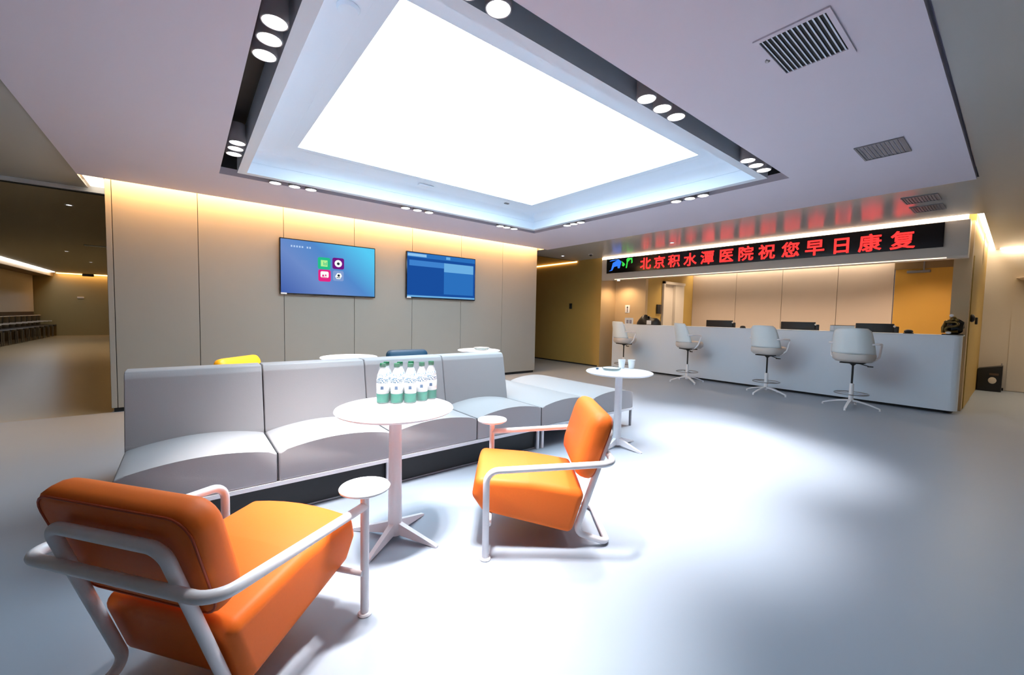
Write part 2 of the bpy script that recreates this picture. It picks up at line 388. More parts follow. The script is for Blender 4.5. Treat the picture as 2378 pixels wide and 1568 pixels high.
for k, (x, y) in enumerate(((9.3, 1.95), (9.3, 2.9), (9.3, 3.87), (9.3, 4.9), (9.6, 1.05))):
    NICHE_FILL.append((x, y))
# doors
d = struct('door_1', MB().box(9.06, 9.58, 5.50, 5.54, 0, 2.04), M['cream'], smooth=0)
struct('door_frame', MB().box(9.0, 9.06, 5.40, 5.56, 0, 2.10).box(9.58, 9.99, 5.43, 5.56, 0, 2.10).box(9.0, 9.99, 5.40, 5.56, 2.04, 2.10), M['cream'], d, smooth=0)
struct('pull_handle', MB().box(9.10, 9.125, 5.46, 5.50, 1.0, 1.85, bev=.004), M['darkpaint'], d)
d = struct('door_2', MB().box(NX, NX + .05, .56, 1.52, 0, 2.20), M['amber'], smooth=0)
struct('door_closer', MB().box(NX - .05, NX, 1.05, 1.36, 2.12, 2.165, bev=.006).box(NX - .03, NX, 1.13, 1.15, 2.165, 2.40), M['ventgrey'], d)
# --- corridor between screen wall and reception
struct('wall_corridor', MB().prism([(7.755, 6.30), (7.775, 10.6), (7.9, 10.6), (7.9, 6.30)], 'z', 0.03, 2.98), M['gold'], smooth=0)
struct('baseboard_corridor', MB().prism([(7.765, 6.36), (7.785, 10.6), (7.9, 10.6), (7.9, 6.36)], 'z', 0.0, 0.03), M['groove'], smooth=0)
struct('wall_corridor_end', MB().box(5.4, 8.0, 10.6, 10.7, 0, 3.1), M['gold'], smooth=0)
struct('wall_corridor_left', MB().box(5.3, 5.4, 6.72, 10.6, 0, 3.1), M['panel'], smooth=0)
strip('led_strip', MB().box(7.735, 7.752, 7.09, 9.9, 2.575, 2.60), M['led_corr'], 'warm light strip on the ochre corridor wall')
# --- right corridor
struct('wall_return', MB().box(8.501, XW, .45, .55, 0, 2.74), M['gold'], smooth=0)
struct('wall_right', MB().box(XW, XW + .1, -4.1, .55, 0.0, 2.74), M['cream'], smooth=0)
struct('baseboard_right', MB().box(XW - .012, XW, .13, .45, 0, .05), M['groove'], smooth=0)
struct('trim_11', MB().box(7.9, XW, .36, .56, 2.74, 2.78), M['cove_white'], smooth=0)
strip('led_strip', MB().box(7.95, XW - .02, .365, .405, 2.655, 2.665), M['led_end'], 'warm light strip in the ceiling slot beside the reception end wall')
strip('led_strip', MB().box(XW - .09, XW - .05, -3.5, .30, 2.575, 2.585), M['led_end'], 'warm light strip along the top of the right end wall')
d = struct('door_3', MB().box(XW - .012, XW + .02, -1.0, .105, 0.012, 2.03), M['cream'], smooth=0)
struct('door_closer', MB().prism([(-.2, 2.09), (.09, 2.04), (.03, 2.0), (-.2, 1.97)], 'x', XW - .14, XW - .012, bev=.01), M['panel_pink'], d)
struct('hinge', MB().box(XW - .02, XW - .01, .162, .178, .36, .50, bev=.002), M['grey'], d)
# --- remaining shell
struct('wall_back', MB().box(-4.9, XW + .1, -4.1, -4.0, 0, 3.12), M['cream'], smooth=0)
struct('wall_left', MB().box(-4.9, -4.8, -4.0, 25.0, 0, 3.12), M['hall_wall'], smooth=0)
struct('wall_hall_back', MB().box(-4.9, -.4, 24.8, 24.9, 0, 2.7), M['hall_wall'], smooth=0)
struct('wall_hall_right', MB().box(-.4, -.3, 6.72, 24.9, 0, 2.7), M['hall_wall'], smooth=0)
struct('trim_12', MB().box(-4.8, -4.76, 16.0, 24.75, .98, 2.42), M['cream'], smooth=0)
struct('trim_13', MB().box(-4.8, -4.77, 16.0, 24.75, 0.0, .98), M['darkpaint'], smooth=0)
struct('trim_14', MB().box(-4.8, -4.2, 14.0, 24.75, 2.42, 2.6), M['brown'], smooth=0)

# ================================================================== CEILING FITTINGS
def make_spot(name='spotlight'):
    t = thing(name, 'x', 'spotlight')
    MB().lathe([(0.0, .155), (.056, .155), (.061, .15), (.061, .004), (.059, 0.0), (.054, 0.0), (.054, .006)], n=28).build('lamp_body', M['grey'], t)
    MB().lathe([(0.0, .0045), (.054, .0045)], n=28).build('lens', M['lens'], t, smooth=0)
    lamp('spot_light', 'SPOT', (0, 0, -.012), SPOT, (1, .955, .95), t, .045, 53, 1.0)
    return t
sp0 = make_spot(); first = True
order = ['first', 'middle', 'last']
SIDE_POWER = dict(left=.85, near=1.1, far=.5, right=.7)
def place_spot(x, y, side, trio, k):
    global first
    lab = 'grey spotlight in the %s light trough, %s of its %s trio' % (side, order[k], trio)
    if first: sp0.location = (x, y, ZC - .012); sp0['label'] = lab; sp0['group'] = 'trough spotlights'; first = False; r = sp0
    else: r = dup(sp0, (x, y, ZC - .012), 0, lab, 'trough spotlights')
    for c in r.children:
        if c.type == 'LIGHT': c.data = c.data.copy(); c.data.energy = SPOT * SIDE_POWER[side]; c.rotation_euler = (0, -.17 if side == 'left' else 0, 0)     # the left row is aimed inwards
for tr, yy in (('near', (2.28, 2.435, 2.60)), ('far', (4.07, 4.22, 4.375))):
    for k, y in enumerate(yy): place_spot(.352, y, 'left', tr, k)
for tr, xx in (('left', (.78, .945, 1.11)), ('middle', (2.26, 2.438, 2.607)), ('right', (3.766, 3.937, 4.11))):
    for k, x in enumerate(xx): place_spot(x, 1.527, 'near', tr, k)
for tr, xx in (('left', (.769, .953, 1.118)), ('middle', (2.241, 2.407, 2.575)), ('right', (3.77, 3.9, 4.045))):
    for k, x in enumerate(xx): place_spot(x, 5.045, 'far', tr, k)
for tr, yy in (('far', (4.04, 4.175, 4.31)), ('near', (2.258, 2.41, 2.575))):
    for k, y in enumerate(yy): place_spot(4.47, y, 'right', tr, k)
# vents
t = thing('ceiling_vent', 'big square ceiling vent with black slots near the front', 'vent', (2.42, .745, ZC))
fm = MB(); ring(fm, (-.215, .25, -.155, .155), (-.19, .19, -.135, .135), -.008, -.0005); fm.build('frame', M['ceil'], t)
MB().box(-.19, .19, -.135, .135, -.002, -.0005).build('backing', M['groove'], t, smooth=0)
for k in range(13):
    x = -.124 + k * .0207
    MB().prism([(x - .005, -.007), (x - .0005, -.007), (x + .0035, -.003), (x - .001, -.003)], 'x', -.19, .19).build('slat', M['cove_white'], t, smooth=0)
tag(MB().sphere((2.413, .905, ZC - .006), .012, .012, .01).build('sprinkler', M['steel']), 'tiny round sprinkler beside the big slotted vent', 'sprinkler')
def grey_vent(x0, x1, y0, y1, z, lab):
    t = thing('ceiling_vent', lab, 'vent', ((x0 + x1) / 2, (y0 + y1) / 2, z)); hx, hy = (x1 - x0) / 2, (y1 - y0) / 2
    fm = MB(); ring(fm, (-hx, hx, -hy, hy), (-hx + .012, hx - .012, -hy + .012, hy - .012), -.008, -.0005); fm.build('frame', M['ventgrey'], t)
    mb = MB()
    for k in range(11):
        y = -hy + .02 + k * (2 * hy - .04) / 10
        mb.prism([(y - .009, -.006), (y + .009, -.003), (y + .009, -.001), (y - .009, -.004)], 'x', -hx + .01, hx - .01)
    mb.build('louvre', M['ventgrey'], t, smooth=0)
grey_vent(4.13, 4.51, .61, .895, ZC, 'grey rectangular ceiling vent in the middle of the right ceiling')
grey_vent(6.25, 6.59, .62, .91, ZO, 'grey ceiling vent of the pair nearest the screen wall side')
grey_vent(6.80, 7.16, .63, .91, ZO, 'grey ceiling vent of the pair, closer to the red letter sign')
# coffer fittings
tag(MB().lathe([(0, -.02), (.05, -.018), (.06, -.004), (.06, -.0005)]).build('smoke_detector', M['cove_white']), 'round white smoke detector on the near left coffer soffit', 'smoke detector').location = (.697, 2.305, 2.796)
tag(MB().box(-.10, .10, -.03, .03, -.02, -.001, bev=.008).build('air_sensor', M['cove_white']), 'small white bar shaped sensor on the far coffer soffit', 'sensor').location = (2.36, 4.715, 2.796)
tag(MB().box(-.035, .035, -.02, .02, -.014, -.001, bev=.005).build('sensor_box', M['ventgrey']), 'tiny grey sensor on the far soffit close to the coffer corner', 'sensor').location = (3.60, 4.672, 2.796)
# downlights
def downlight(x, y, z, lab, power=DOWN, col=WARMW, grp=None, angle=110):
    t = thing('downlight', lab, 'downlight', (x, y, z), 0, grp)
    MB().lathe([(.030, -.0005), (.045, -.0005), (.045, -.006), (.030, -.008)]).build('trim_ring', M['white'], t)
    MB().lathe([(0, -.002), (.030, -.002)]).build('lens', M['lens'], t, smooth=0)
    if power: lamp('down_light', 'SPOT', (0, 0, -.012), power, col, t, .03, angle, .7)
    return t
downlight(6.75, 6.62, ZO, 'small downlight in the corridor ceiling beside the screen wall')
downlight(6.95, 4.05, ZO, 'small downlight in front of the red letter sign', 6)
t = thing('surveillance_camera', 'small dark surveillance camera on the corridor ceiling', 'camera', (7.02, 6.02, ZO))
MB().lathe([(0, -.005), (.05, -.005), (.05, -.0005)]).build('mount', M['white'], t); MB().sphere((0, 0, -.006), .036, .036, .04).build('dome', M['black'], t)
for (x, y), nm in zip(NICHE_FILL, ('fourth from the left', 'third from the left', 'second from the left', 'leftmost', 'rightmost')):
    downlight(x, y, 2.42, 'unseen warm fill lamp added in the ceiling behind the reception counter, %s' % nm, 62, (1, .74, .50), None, 130)  # lamps added behind the fascia, out of sight, to brighten the niche
downlight(10.2, -.9, ZO, 'fill lamp added out of view in the right corridor ceiling near the end wall', 60, WARMW, None, 140)  # added out of view to light the end wall and return wall
downlight(8.6, -1.4, ZO, 'fill lamp added out of view in the right corridor ceiling near the reception', 40, WARMW, None, 140)  # second added lamp out of view, fills the corridor with light
# pillar downlight under the fascia
t = thing('downlight', 'warm downlight under the left end of the sign fascia', 'downlight', (7.92, 5.93, 2.06))
MB().lathe([(0, 0), (.028, 0), (.030, .03), (0, .03)]).build('lens', M['lens'], t); lamp('down_light', 'SPOT', (0.06, 0, -.01), 24, (1, .7, .42), t, .02, 150, .7)
for i, (x, y, lab) in enumerate(((-2.3, 15.0, 'downlight in the dark hall ceiling, left one'), (-2.26, 18.0, 'downlight in the dark hall ceiling, right one'), (-1.22, 8.2, 'bright downlight in the hall ceiling at the edge of the screen wall'))):
    downlight(x, y, ZO, lab, 60 if i < 2 else 8, WARMW)
tag(MB().box(-1.75, -1.35, 13.1, 13.3, ZO - .012, ZO - .0005).build('slot_diffuser', M['cove_white'], smooth=0), 'pale slot diffuser in the dark hall ceiling', 'vent')
strip('led_strip', MB().box(-4.20, -4.08, 14.0, 24.3, ZO - .02, ZO - .001), M['led_hall'], 'straight white light line on the dark hall ceiling')
strip('led_strip', MB().box(-4.1, -.5, 24.62, 24.74, ZO - .03, ZO - .015), M['led_hallw'], 'warm light strip along the far hall wall')
tag(MB().box(-3.35, -3.0, 24.5, 24.6, ZO - .10, ZO - .001, bev=.02).build('ceiling_sign', M['black']), 'small black box hanging before the far hall light strip', 'box')
tag(MB().box(-3.55, -3.35, 24.76, 24.8, 1.55, 1.63, bev=.01).build('gleam_block', M['cream']), 'small pale block standing in for a gleam on the far hall wall', 'gleam')  # a gleam on the wall, modelled as a pale block
# waiting chairs along the hall wall
def make_waiting():
    t = thing('waiting_chair', 'x', 'chair')
    MB().box(-.25, .25, -.25, .22, .40, .46, bev=.02).build('seat', M['black'], t)
    MB().box(-.25, .25, .19, .24, .46, .82, bev=.02).build('backrest', M['wood'], t)
    MB().tube([(-.23, .2, .0), (-.23, .2, .42), (-.23, -.22, .42), (-.23, -.22, 0)], .014, 8, .04).build('leg_frame', M['steel'], t)
    MB().tube([(.23, .2, .0), (.23, .2, .42), (.23, -.22, .42), (.23, -.22, 0)], .014, 8, .04).build('leg_frame', M['steel'], t)
    MB().box(-.25, .25, .17, .25, .82, .85, bev=.01).build('top_rail', M['cream'], t)
    MB().box(-.27, -.24, -.2, .2, .60, .63, bev=.008).build('armrest', M['cream'], t)
    return t
w0 = make_waiting(); nth = ['nearest', 'second', 'third', 'fourth', 'fifth', 'sixth', 'seventh', 'eighth', 'ninth', 'tenth', 'eleventh', 'twelfth']
for k in range(12):
    y = 17.6 + k * .64; lab = 'dark waiting chair along the left hall wall, %s%s in the row' % (nth[k], '' if k == 0 else ' nearest')
    if k == 0: w0.location = (-4.42, y, 0); w0.rotation_euler = (0, 0, PI / 2); w0['label'] = lab; w0['group'] = 'waiting chairs in the dark hall'
    else: dup(w0, (-4.42, y, 0), PI / 2, lab, 'waiting chairs in the dark hall')

# ================================================================== SCREENS
def tv(x0, x1, z0, z1, lab, scr):
    t = thing('wall_screen', lab, 'screen', ((x0 + x1) / 2, TVY, z0)); W = (x1 - x0) / 2; H = z1 - z0
    MB().box(-W, W, -.055, -.012, 0, H, bev=.008).build('housing', M['blackgloss'], t)
    MB().box(-W * .4, W * .4, -.014, -.0005, H * .3, H * .7).build('wall_bracket', M['black'], t, smooth=0)
    s = MB().box(-W + .014, W - .014, -.0572, -.0555, .02, H - .014).build('screen', scr, t, smooth=0)
    MB().box(-W + .012, -W + .085, -.0580, -.0552, .002, .022, bev=.002).build('sticker', M['whitelam'], t)
    return t, s, W, H
t, s, W, H = tv(1.006, 2.322, 1.425, 2.196, 'left wall screen showing four app icons on light blue', M['screen_a'])
def icon(par, x, z, r, m, name='icon'): return MB().prism(rrect(x - r, x + r, z - r, z + r, r * .32), 'y', -.0584, -.0573).build(name, m, par, smooth=0)
def flat(mb_, name, m, par): return mb_.build(name, m, par, smooth=0)
cx, cz = .0, H * .51
a = icon(s, -.09 + cx, cz + .075, .085, M['ic_green'])
mm = MB(); mm.box(-.135, -.045, -.0589, -.0585, cz + .03, cz + .12); flat(mm, 'icon_mark', M['ic_lime'], s)
mm = MB(); mm.box(-.10, -.055, -.0593, -.059, cz + .05, cz + .058).box(-.10, -.055, -.0593, -.059, cz + .07, cz + .078).box(-.10, -.093, -.0593, -.059, cz + .05, cz + .10).box(-.062, -.055, -.0593, -.059, cz + .05, cz + .10); flat(mm, 'icon_mark', M['ic_green'], s)
icon(s, .105, cz + .09, .082, M['ic_purple'])
mm = MB(); mm.cyl((.105, -.0585, cz + .09), (.105, -.0589, cz + .09), .052); flat(mm, 'icon_mark', M['ic_white'], s)
mm = MB(); mm.cyl((.105, -.0590, cz + .088), (.105, -.0593, cz + .088), .02); flat(mm, 'icon_mark', M['ic_dark'], s)
icon(s, -.085, cz - .10, .085, M['ic_pink'])
mm = MB(); mm.prism(rrect(-.14, -.03, cz - .13, cz - .04, .02), 'y', -.0589, -.0585); flat(mm, 'icon_mark', M['ic_white'], s)
mm = MB(); mm.cyl((-.105, -.0590, cz - .10), (-.105, -.0593, cz - .10), .014).cyl((-.07, -.0590, cz - .095), (-.07, -.0593, cz - .095), .012).box(-.125, -.05, -.0593, -.059, cz - .125, cz - .117); flat(mm, 'icon_mark', M['ic_pink'], s)
icon(s, .105, cz - .09, .075, M['ic_grey'])
mm = MB(); mm.prism([(.06, cz - .10), (.09, cz - .05), (.14, cz - .05), (.155, cz - .09), (.13, cz - .135), (.08, cz - .135)], 'y', -.0589, -.0585); flat(mm, 'icon_mark', M['ic_white'], s)
mm = MB(); mm.cyl((.11, -.0590, cz - .085), (.11, -.0593, cz - .085), .018).box(.08, .13, -.0593, -.059, cz - .122, cz - .112); flat(mm, 'icon_mark', M['ic_dark'], s)
mm = MB()
for k in range(7): mm.box(-.52 + k * .034 + (.03 if k > 4 else 0), -.50 + k * .034 + (.03 if k > 4 else 0), -.0584, -.0573, H - .115, H - .09)
flat(mm, 'status_line', M['scr_text'], s)
t, s, W, H = tv(2.836, 4.19, 1.452, 2.222, 'right wall screen showing dark blue blocks', M['screen_b'])
F0, F1 = -.0584, -.0573
flat(MB().box(-W + .015, W - .015, F0, F1, H - .09, H - .016), 'header_bar', M['scr_navy2'], s)
flat(MB().box(-W + .02, -W + .36, F0 - .0005, F1 - .0011, H - .075, H - .03), 'header_tab', M['scr_pale'], s)
flat(MB().box(.06, .14, F0 - .0005, F1 - .0011, H - .075, H - .03), 'header_tab', M['scr_sky'], s)
flat(MB().box(0.02, W - .05, F0, F1, .09, H * .62), 'content_block', M['scr_navy2'], s)
flat(MB().box(-W + .05, 0.018, F0, F1, H * .70, H * .82), 'content_block', M['scr_mid'], s)
flat(MB().box(0.02, W - .05, F0, F1, H * .62, H * .82), 'content_block', M['scr_sky'], s)
flat(MB().box(-W + .015, W - .015, F0, F1, .022, .05), 'footer_bar', M['scr_sky'], s)

# ================================================================== SIGN
t = thing('led_sign', 'long black display over the reception with red Chinese letters', 'sign', (7.86, .466, 0), fr)
MB().box(.225, 5.62, .0005, .03, 2.215, 2.54, bev=.003, seg=1).build('display_panel', M['blackgloss'], t)
GL = [
([89,67,78,58,64,49,64,82,56,82,56,8,59,-3,69,-6,85,-6,94,0,97,19,94,20,90,23,89,6,84,2,70,2,65,3,64,8,64,41,95,60,3,12,7,5,32,16,32,-7,40,-7,40,82,32,82,32,59,6,59,6,51,32,51,32,23],[2,5,18,15,8,14,27,28,29,18,5,17,18,19,1,11,12,13,31,24,30,7,8,15,27,29,30,18,1,2,8,9,14,9,10,13,25,27,30,5,6,16,10,11,13,4,5,2,17,5,16,22,24,31,9,13,14,15,16,7,31,20,22,19,0,1,24,25,30,6,7,16,20,21,22,2,3,4,23,24,22,25,26,27]),
([42,82,48,72,7,72,7,64,94,64,94,72,56,72,49,85,26,50,74,50,74,33,26,33,69,17,79,5,87,-5,93,-1,75,21,24,20,15,10,5,0,8,-2,11,-5,22,6,31,18,19,56,19,27,46,27,46,1,46,-1,44,-1,29,-1,31,-5,32,-8,43,-8,50,-7,53,-4,54,1,54,27,82,27,82,56],[7,0,1,28,36,27,8,9,24,32,33,31,34,28,29,36,37,27,1,2,3,26,38,25,29,30,31,37,38,26,11,8,25,34,35,28,18,19,20,35,36,28,16,12,13,9,38,39,15,16,13,4,5,6,33,34,29,31,33,29,9,39,24,37,26,27,24,25,8,21,18,20,14,15,13,38,9,10,38,10,25,6,7,1,1,3,4,1,4,6,21,22,18,10,11,25,22,23,17,17,18,22]),
([56,70,84,70,84,40,56,40,48,77,48,33,92,33,92,77,76,21,84,6,89,-7,96,-4,90,9,83,23,56,23,50,8,41,-4,48,-8,56,5,63,21,40,83,23,78,4,75,5,72,6,69,22,72,22,55,5,55,5,48,21,48,13,31,3,17,5,13,7,10,15,21,22,36,22,-8,30,-8,30,38,40,22,45,28,30,46,30,48,45,48,45,55,30,55,30,73,44,77],[45,46,25,15,16,17,1,7,4,6,1,2,9,10,12,32,33,34,21,23,25,0,4,5,35,36,37,34,35,30,2,3,5,28,43,26,1,4,0,18,19,14,41,29,35,45,25,26,40,41,38,29,43,28,13,8,9,42,43,29,17,18,15,32,34,31,42,29,41,46,47,20,26,27,28,30,31,34,6,2,5,21,22,23,29,30,35,35,38,41,39,40,38,35,37,38,43,45,26,15,18,14,46,20,21,6,7,1,11,12,10,12,13,9,43,44,45,3,0,5,46,21,25,23,24,25]),
([7,58,7,51,32,51,21,25,4,8,7,5,10,2,29,23,41,57,36,59,34,58,82,65,73,54,62,43,58,51,54,60,54,84,46,84,46,2,46,1,44,0,31,0,33,-4,34,-8,44,-8,50,-7,53,-4,54,2,54,45,71,20,92,2,95,6,98,9,80,21,66,38,89,60],[24,25,19,19,20,24,0,1,2,34,35,12,31,32,33,10,0,2,30,33,29,25,26,19,26,27,19,28,13,14,27,28,18,9,10,2,35,11,12,20,21,22,34,12,13,17,18,28,16,17,15,30,31,33,15,17,28,2,3,7,28,34,13,20,22,24,8,9,2,28,29,34,18,19,27,6,7,3,7,8,2,14,15,28,22,23,24,33,34,29,5,6,3,3,4,5]),
([33,68,33,48,92,48,92,68,73,68,73,74,95,74,95,80,30,80,30,74,50,74,50,68,56,74,67,74,67,68,56,68,40,62,50,62,50,53,40,53,56,62,67,62,67,53,56,53,73,62,84,62,84,53,73,53,43,27,82,27,82,21,43,21,43,38,82,38,82,32,43,32,7,-1,13,-6,28,26,23,31,36,43,36,16,58,16,58,11,28,11,28,5,58,5,58,-8,65,-8,65,5,95,5,95,11,65,11,65,16,89,16,89,43,9,77,18,72,25,67,29,73,22,78,13,82,4,50,13,45,21,39,25,46,8,56],[25,26,2,14,20,21,1,2,22,23,1,22,1,23,18,15,17,20,41,54,30,4,14,21,55,40,33,15,16,17,45,50,43,41,30,31,26,27,2,23,17,18,60,61,57,25,2,3,42,54,41,52,42,43,53,54,42,1,18,19,35,41,28,6,8,9,40,41,32,24,25,4,48,49,46,55,33,34,46,50,45,58,59,60,49,50,46,12,10,11,41,31,28,4,13,14,3,4,25,15,12,11,40,32,33,52,53,42,65,66,63,38,36,37,64,65,63,4,5,13,10,6,9,57,58,60,12,6,10,14,15,20,13,6,12,48,46,47,5,6,13,30,54,29,38,39,36,61,56,57,27,24,21,16,11,0,54,55,29,50,52,43,43,44,45,34,29,55,50,51,52,16,15,11,27,22,2,23,20,17,27,21,22,1,16,0,29,34,35,35,32,41,1,19,16,28,29,35,6,7,8,66,62,63,4,21,24]),
([93,79,9,79,9,-4,95,-4,95,3,17,3,17,71,93,71,38,69,32,58,23,48,29,44,33,48,37,53,53,53,53,39,23,39,23,32,52,32,44,20,23,10,25,7,28,5,47,14,57,25,71,14,81,4,87,9,74,20,59,32,59,32,91,32,91,39,60,39,60,53,86,53,86,60,41,60,45,68],[13,35,37,10,11,12,29,18,24,37,38,8,19,20,21,15,17,33,28,29,24,17,31,33,3,4,5,9,10,12,15,16,17,18,19,24,14,35,13,22,23,19,34,35,14,2,5,6,37,9,13,23,24,19,29,30,18,25,26,27,24,25,28,6,7,0,35,36,37,18,31,17,12,13,9,30,31,18,27,28,25,33,14,15,33,34,14,2,3,5,37,8,9,19,21,22,6,0,1,6,1,2,31,32,33]),
([59,83,62,77,64,72,38,72,38,54,46,54,46,65,88,65,88,54,95,54,95,72,70,72,72,72,69,78,65,85,47,54,47,47,87,47,87,54,39,36,39,29,53,29,47,10,30,-2,33,-5,35,-8,54,6,60,29,71,29,71,3,72,-5,79,-7,88,-7,95,-3,97,10,93,11,90,12,90,2,87,0,80,0,78,0,78,3,78,29,96,29,96,36,8,80,8,-8,15,-8,15,73,28,73,20,50,27,39,29,30,29,26,27,23,25,23,24,22,18,22,19,19,20,16,23,16,27,16,29,17,32,18,35,22,36,29,34,40,27,51,37,77,32,80,31,80],[58,59,60,24,25,22,13,14,1,45,46,48,40,41,29,7,11,2,64,65,53,14,0,1,55,62,54,32,33,38,68,69,70,29,30,40,11,13,2,43,19,20,26,21,22,39,40,31,49,50,67,35,36,37,67,68,49,48,49,70,21,43,20,32,38,39,27,43,21,45,48,70,28,43,27,49,68,70,42,43,28,58,60,56,4,5,6,41,42,28,3,4,6,31,32,39,60,61,56,9,10,7,8,9,7,33,34,37,17,15,16,11,12,13,61,62,55,62,63,54,50,51,67,33,37,38,13,1,2,65,52,53,28,29,41,53,54,64,6,7,2,17,18,15,51,52,66,26,27,21,56,61,55,46,47,48,30,31,40,43,44,19,25,26,22,66,67,51,34,35,37,65,66,52,57,58,56,63,64,54,7,10,11,2,3,6,22,23,24]),
([50,71,83,71,83,45,50,45,15,80,21,73,25,67,31,71,26,77,21,84,43,77,43,38,53,38,49,13,32,-2,35,-5,37,-8,55,10,61,38,70,38,70,2,72,-5,79,-7,88,-7,94,-4,97,10,93,12,90,13,90,1,87,-1,80,-1,78,-1,78,2,78,38,91,38,91,77,5,67,5,60,30,60,18,42,4,29,5,25,7,21,13,26,20,33,20,-8,27,-8,27,35,37,23,42,29,28,43,34,53,39,64,35,67,34,67],[44,47,39,23,24,29,36,37,38,24,28,29,13,14,15,52,53,54,41,43,40,8,9,5,24,25,28,32,20,31,11,2,3,5,6,7,9,4,5,34,35,1,31,22,30,38,52,54,25,26,28,0,1,10,47,49,50,47,48,49,12,34,11,42,43,41,18,34,12,15,17,13,19,34,18,10,11,0,33,34,19,32,33,19,51,52,38,21,22,31,38,39,50,46,47,44,50,51,38,17,18,13,40,43,39,19,20,32,15,16,17,43,44,39,11,34,2,45,46,44,34,1,2,26,27,28,47,50,39,22,23,30,54,36,38,23,29,30,20,21,31,18,12,13,1,35,10,7,8,5,11,3,0]),
([15,21,11,10,5,-1,12,-4,22,18,47,56,41,46,34,38,37,36,40,33,47,43,54,55,62,65,62,35,61,34,60,34,50,34,51,31,52,27,60,27,65,28,68,31,69,35,69,65,74,54,82,43,87,33,93,37,88,46,80,57,26,22,26,4,29,-4,41,-6,65,-6,75,-3,79,10,75,11,72,12,70,3,65,1,42,1,35,1,34,4,34,22,41,26,50,17,56,8,62,12,56,21,47,29,77,20,83,8,87,-3,95,0,90,11,84,23,47,84,40,70,31,59,36,55,42,61,47,68,85,68,80,58,86,57,95,74,89,75,88,75,50,75,54,82,28,84,17,68,4,55,6,52,8,49,18,59,18,27,25,27,25,68,34,82],[72,73,76,79,72,76,14,15,19,36,37,39,31,32,43,52,53,54,28,29,25,60,61,59,42,33,41,78,79,76,69,58,62,6,7,8,59,61,58,17,18,19,50,45,46,69,70,57,30,31,43,23,12,13,1,2,3,42,43,32,20,21,14,25,26,28,9,10,8,62,63,69,22,23,13,19,20,14,33,34,40,43,44,30,48,49,47,10,11,5,37,38,39,54,55,52,21,22,13,74,75,76,61,62,58,15,17,19,21,13,14,55,56,52,32,33,42,65,66,63,67,68,63,49,50,46,63,64,65,77,78,76,73,74,76,46,47,49,56,51,52,41,33,40,79,71,72,29,24,25,66,67,63,63,68,69,15,16,17,5,6,10,69,57,58,34,35,39,35,36,39,34,39,40,3,4,1,8,10,6,26,27,28,79,80,71,4,0,1]),
([23,56,77,56,77,45,23,45,23,73,77,73,77,62,23,62,5,23,5,16,46,16,46,-8,54,-8,54,16,96,16,96,23,54,23,54,38,84,38,84,79,15,79,15,38,46,38,46,23],[19,20,5,20,7,4,6,7,1,5,6,19,6,18,19,9,14,16,1,2,18,14,15,16,7,21,0,21,18,2,20,4,5,23,9,16,21,2,3,7,0,1,22,18,21,3,0,21,17,18,22,16,17,22,8,9,23,12,13,10,16,22,23,20,21,7,10,14,9,1,18,6,13,14,10,12,10,11]),
([25,35,75,35,75,7,25,7,25,43,25,70,75,70,75,43,18,77,18,-7,25,-7,25,0,75,0,75,-6,83,-6,83,77],[9,3,0,5,6,8,7,0,1,14,7,1,7,4,0,9,11,3,11,2,3,7,14,15,8,0,4,2,12,14,6,7,15,9,10,11,6,15,8,8,4,5,8,9,0,2,11,12,14,1,2,12,13,14]),
([24,24,32,18,39,13,43,18,28,28,79,42,79,34,60,34,60,42,79,48,60,48,60,55,79,55,47,83,51,75,12,75,10,21,3,-4,6,-6,9,-8,17,19,19,69,52,69,52,61,26,61,26,55,52,55,52,48,22,48,22,42,52,42,52,34,25,34,25,29,52,29,52,17,19,4,22,-2,52,11,52,1,51,-1,50,-2,36,-2,37,-5,38,-8,49,-8,55,-7,59,-5,60,1,60,17,74,5,92,-3,94,0,97,3,84,6,73,12,90,23,85,27,69,16,64,21,60,27,60,29,86,29,86,42,96,42,96,48,86,48,86,61,60,61,60,69,95,69,95,75,60,75,54,85],[70,71,72,3,4,1,31,33,62,30,9,10,26,27,10,27,28,29,15,16,21,8,5,9,49,58,59,55,57,58,22,70,21,21,70,72,69,70,22,21,14,15,40,41,46,35,36,38,16,17,20,7,8,30,7,30,31,6,62,63,20,21,16,5,63,66,48,49,38,21,72,14,52,53,54,12,66,67,2,3,1,10,27,30,23,24,25,63,65,66,47,48,39,39,48,38,41,42,43,47,39,40,19,20,18,11,12,68,60,34,35,5,6,63,46,47,40,34,62,33,18,20,17,61,62,34,62,6,7,68,26,11,4,0,1,68,23,26,12,67,68,29,30,27,55,56,57,52,54,51,23,25,26,72,73,14,45,46,41,9,30,8,26,10,11,5,66,9,12,9,66,49,50,58,50,51,54,68,69,22,31,32,33,36,37,38,38,49,35,73,13,14,54,55,50,60,61,34,7,31,62,49,59,60,68,22,23,63,64,65,50,55,58,44,45,43,49,60,35,43,45,41]),
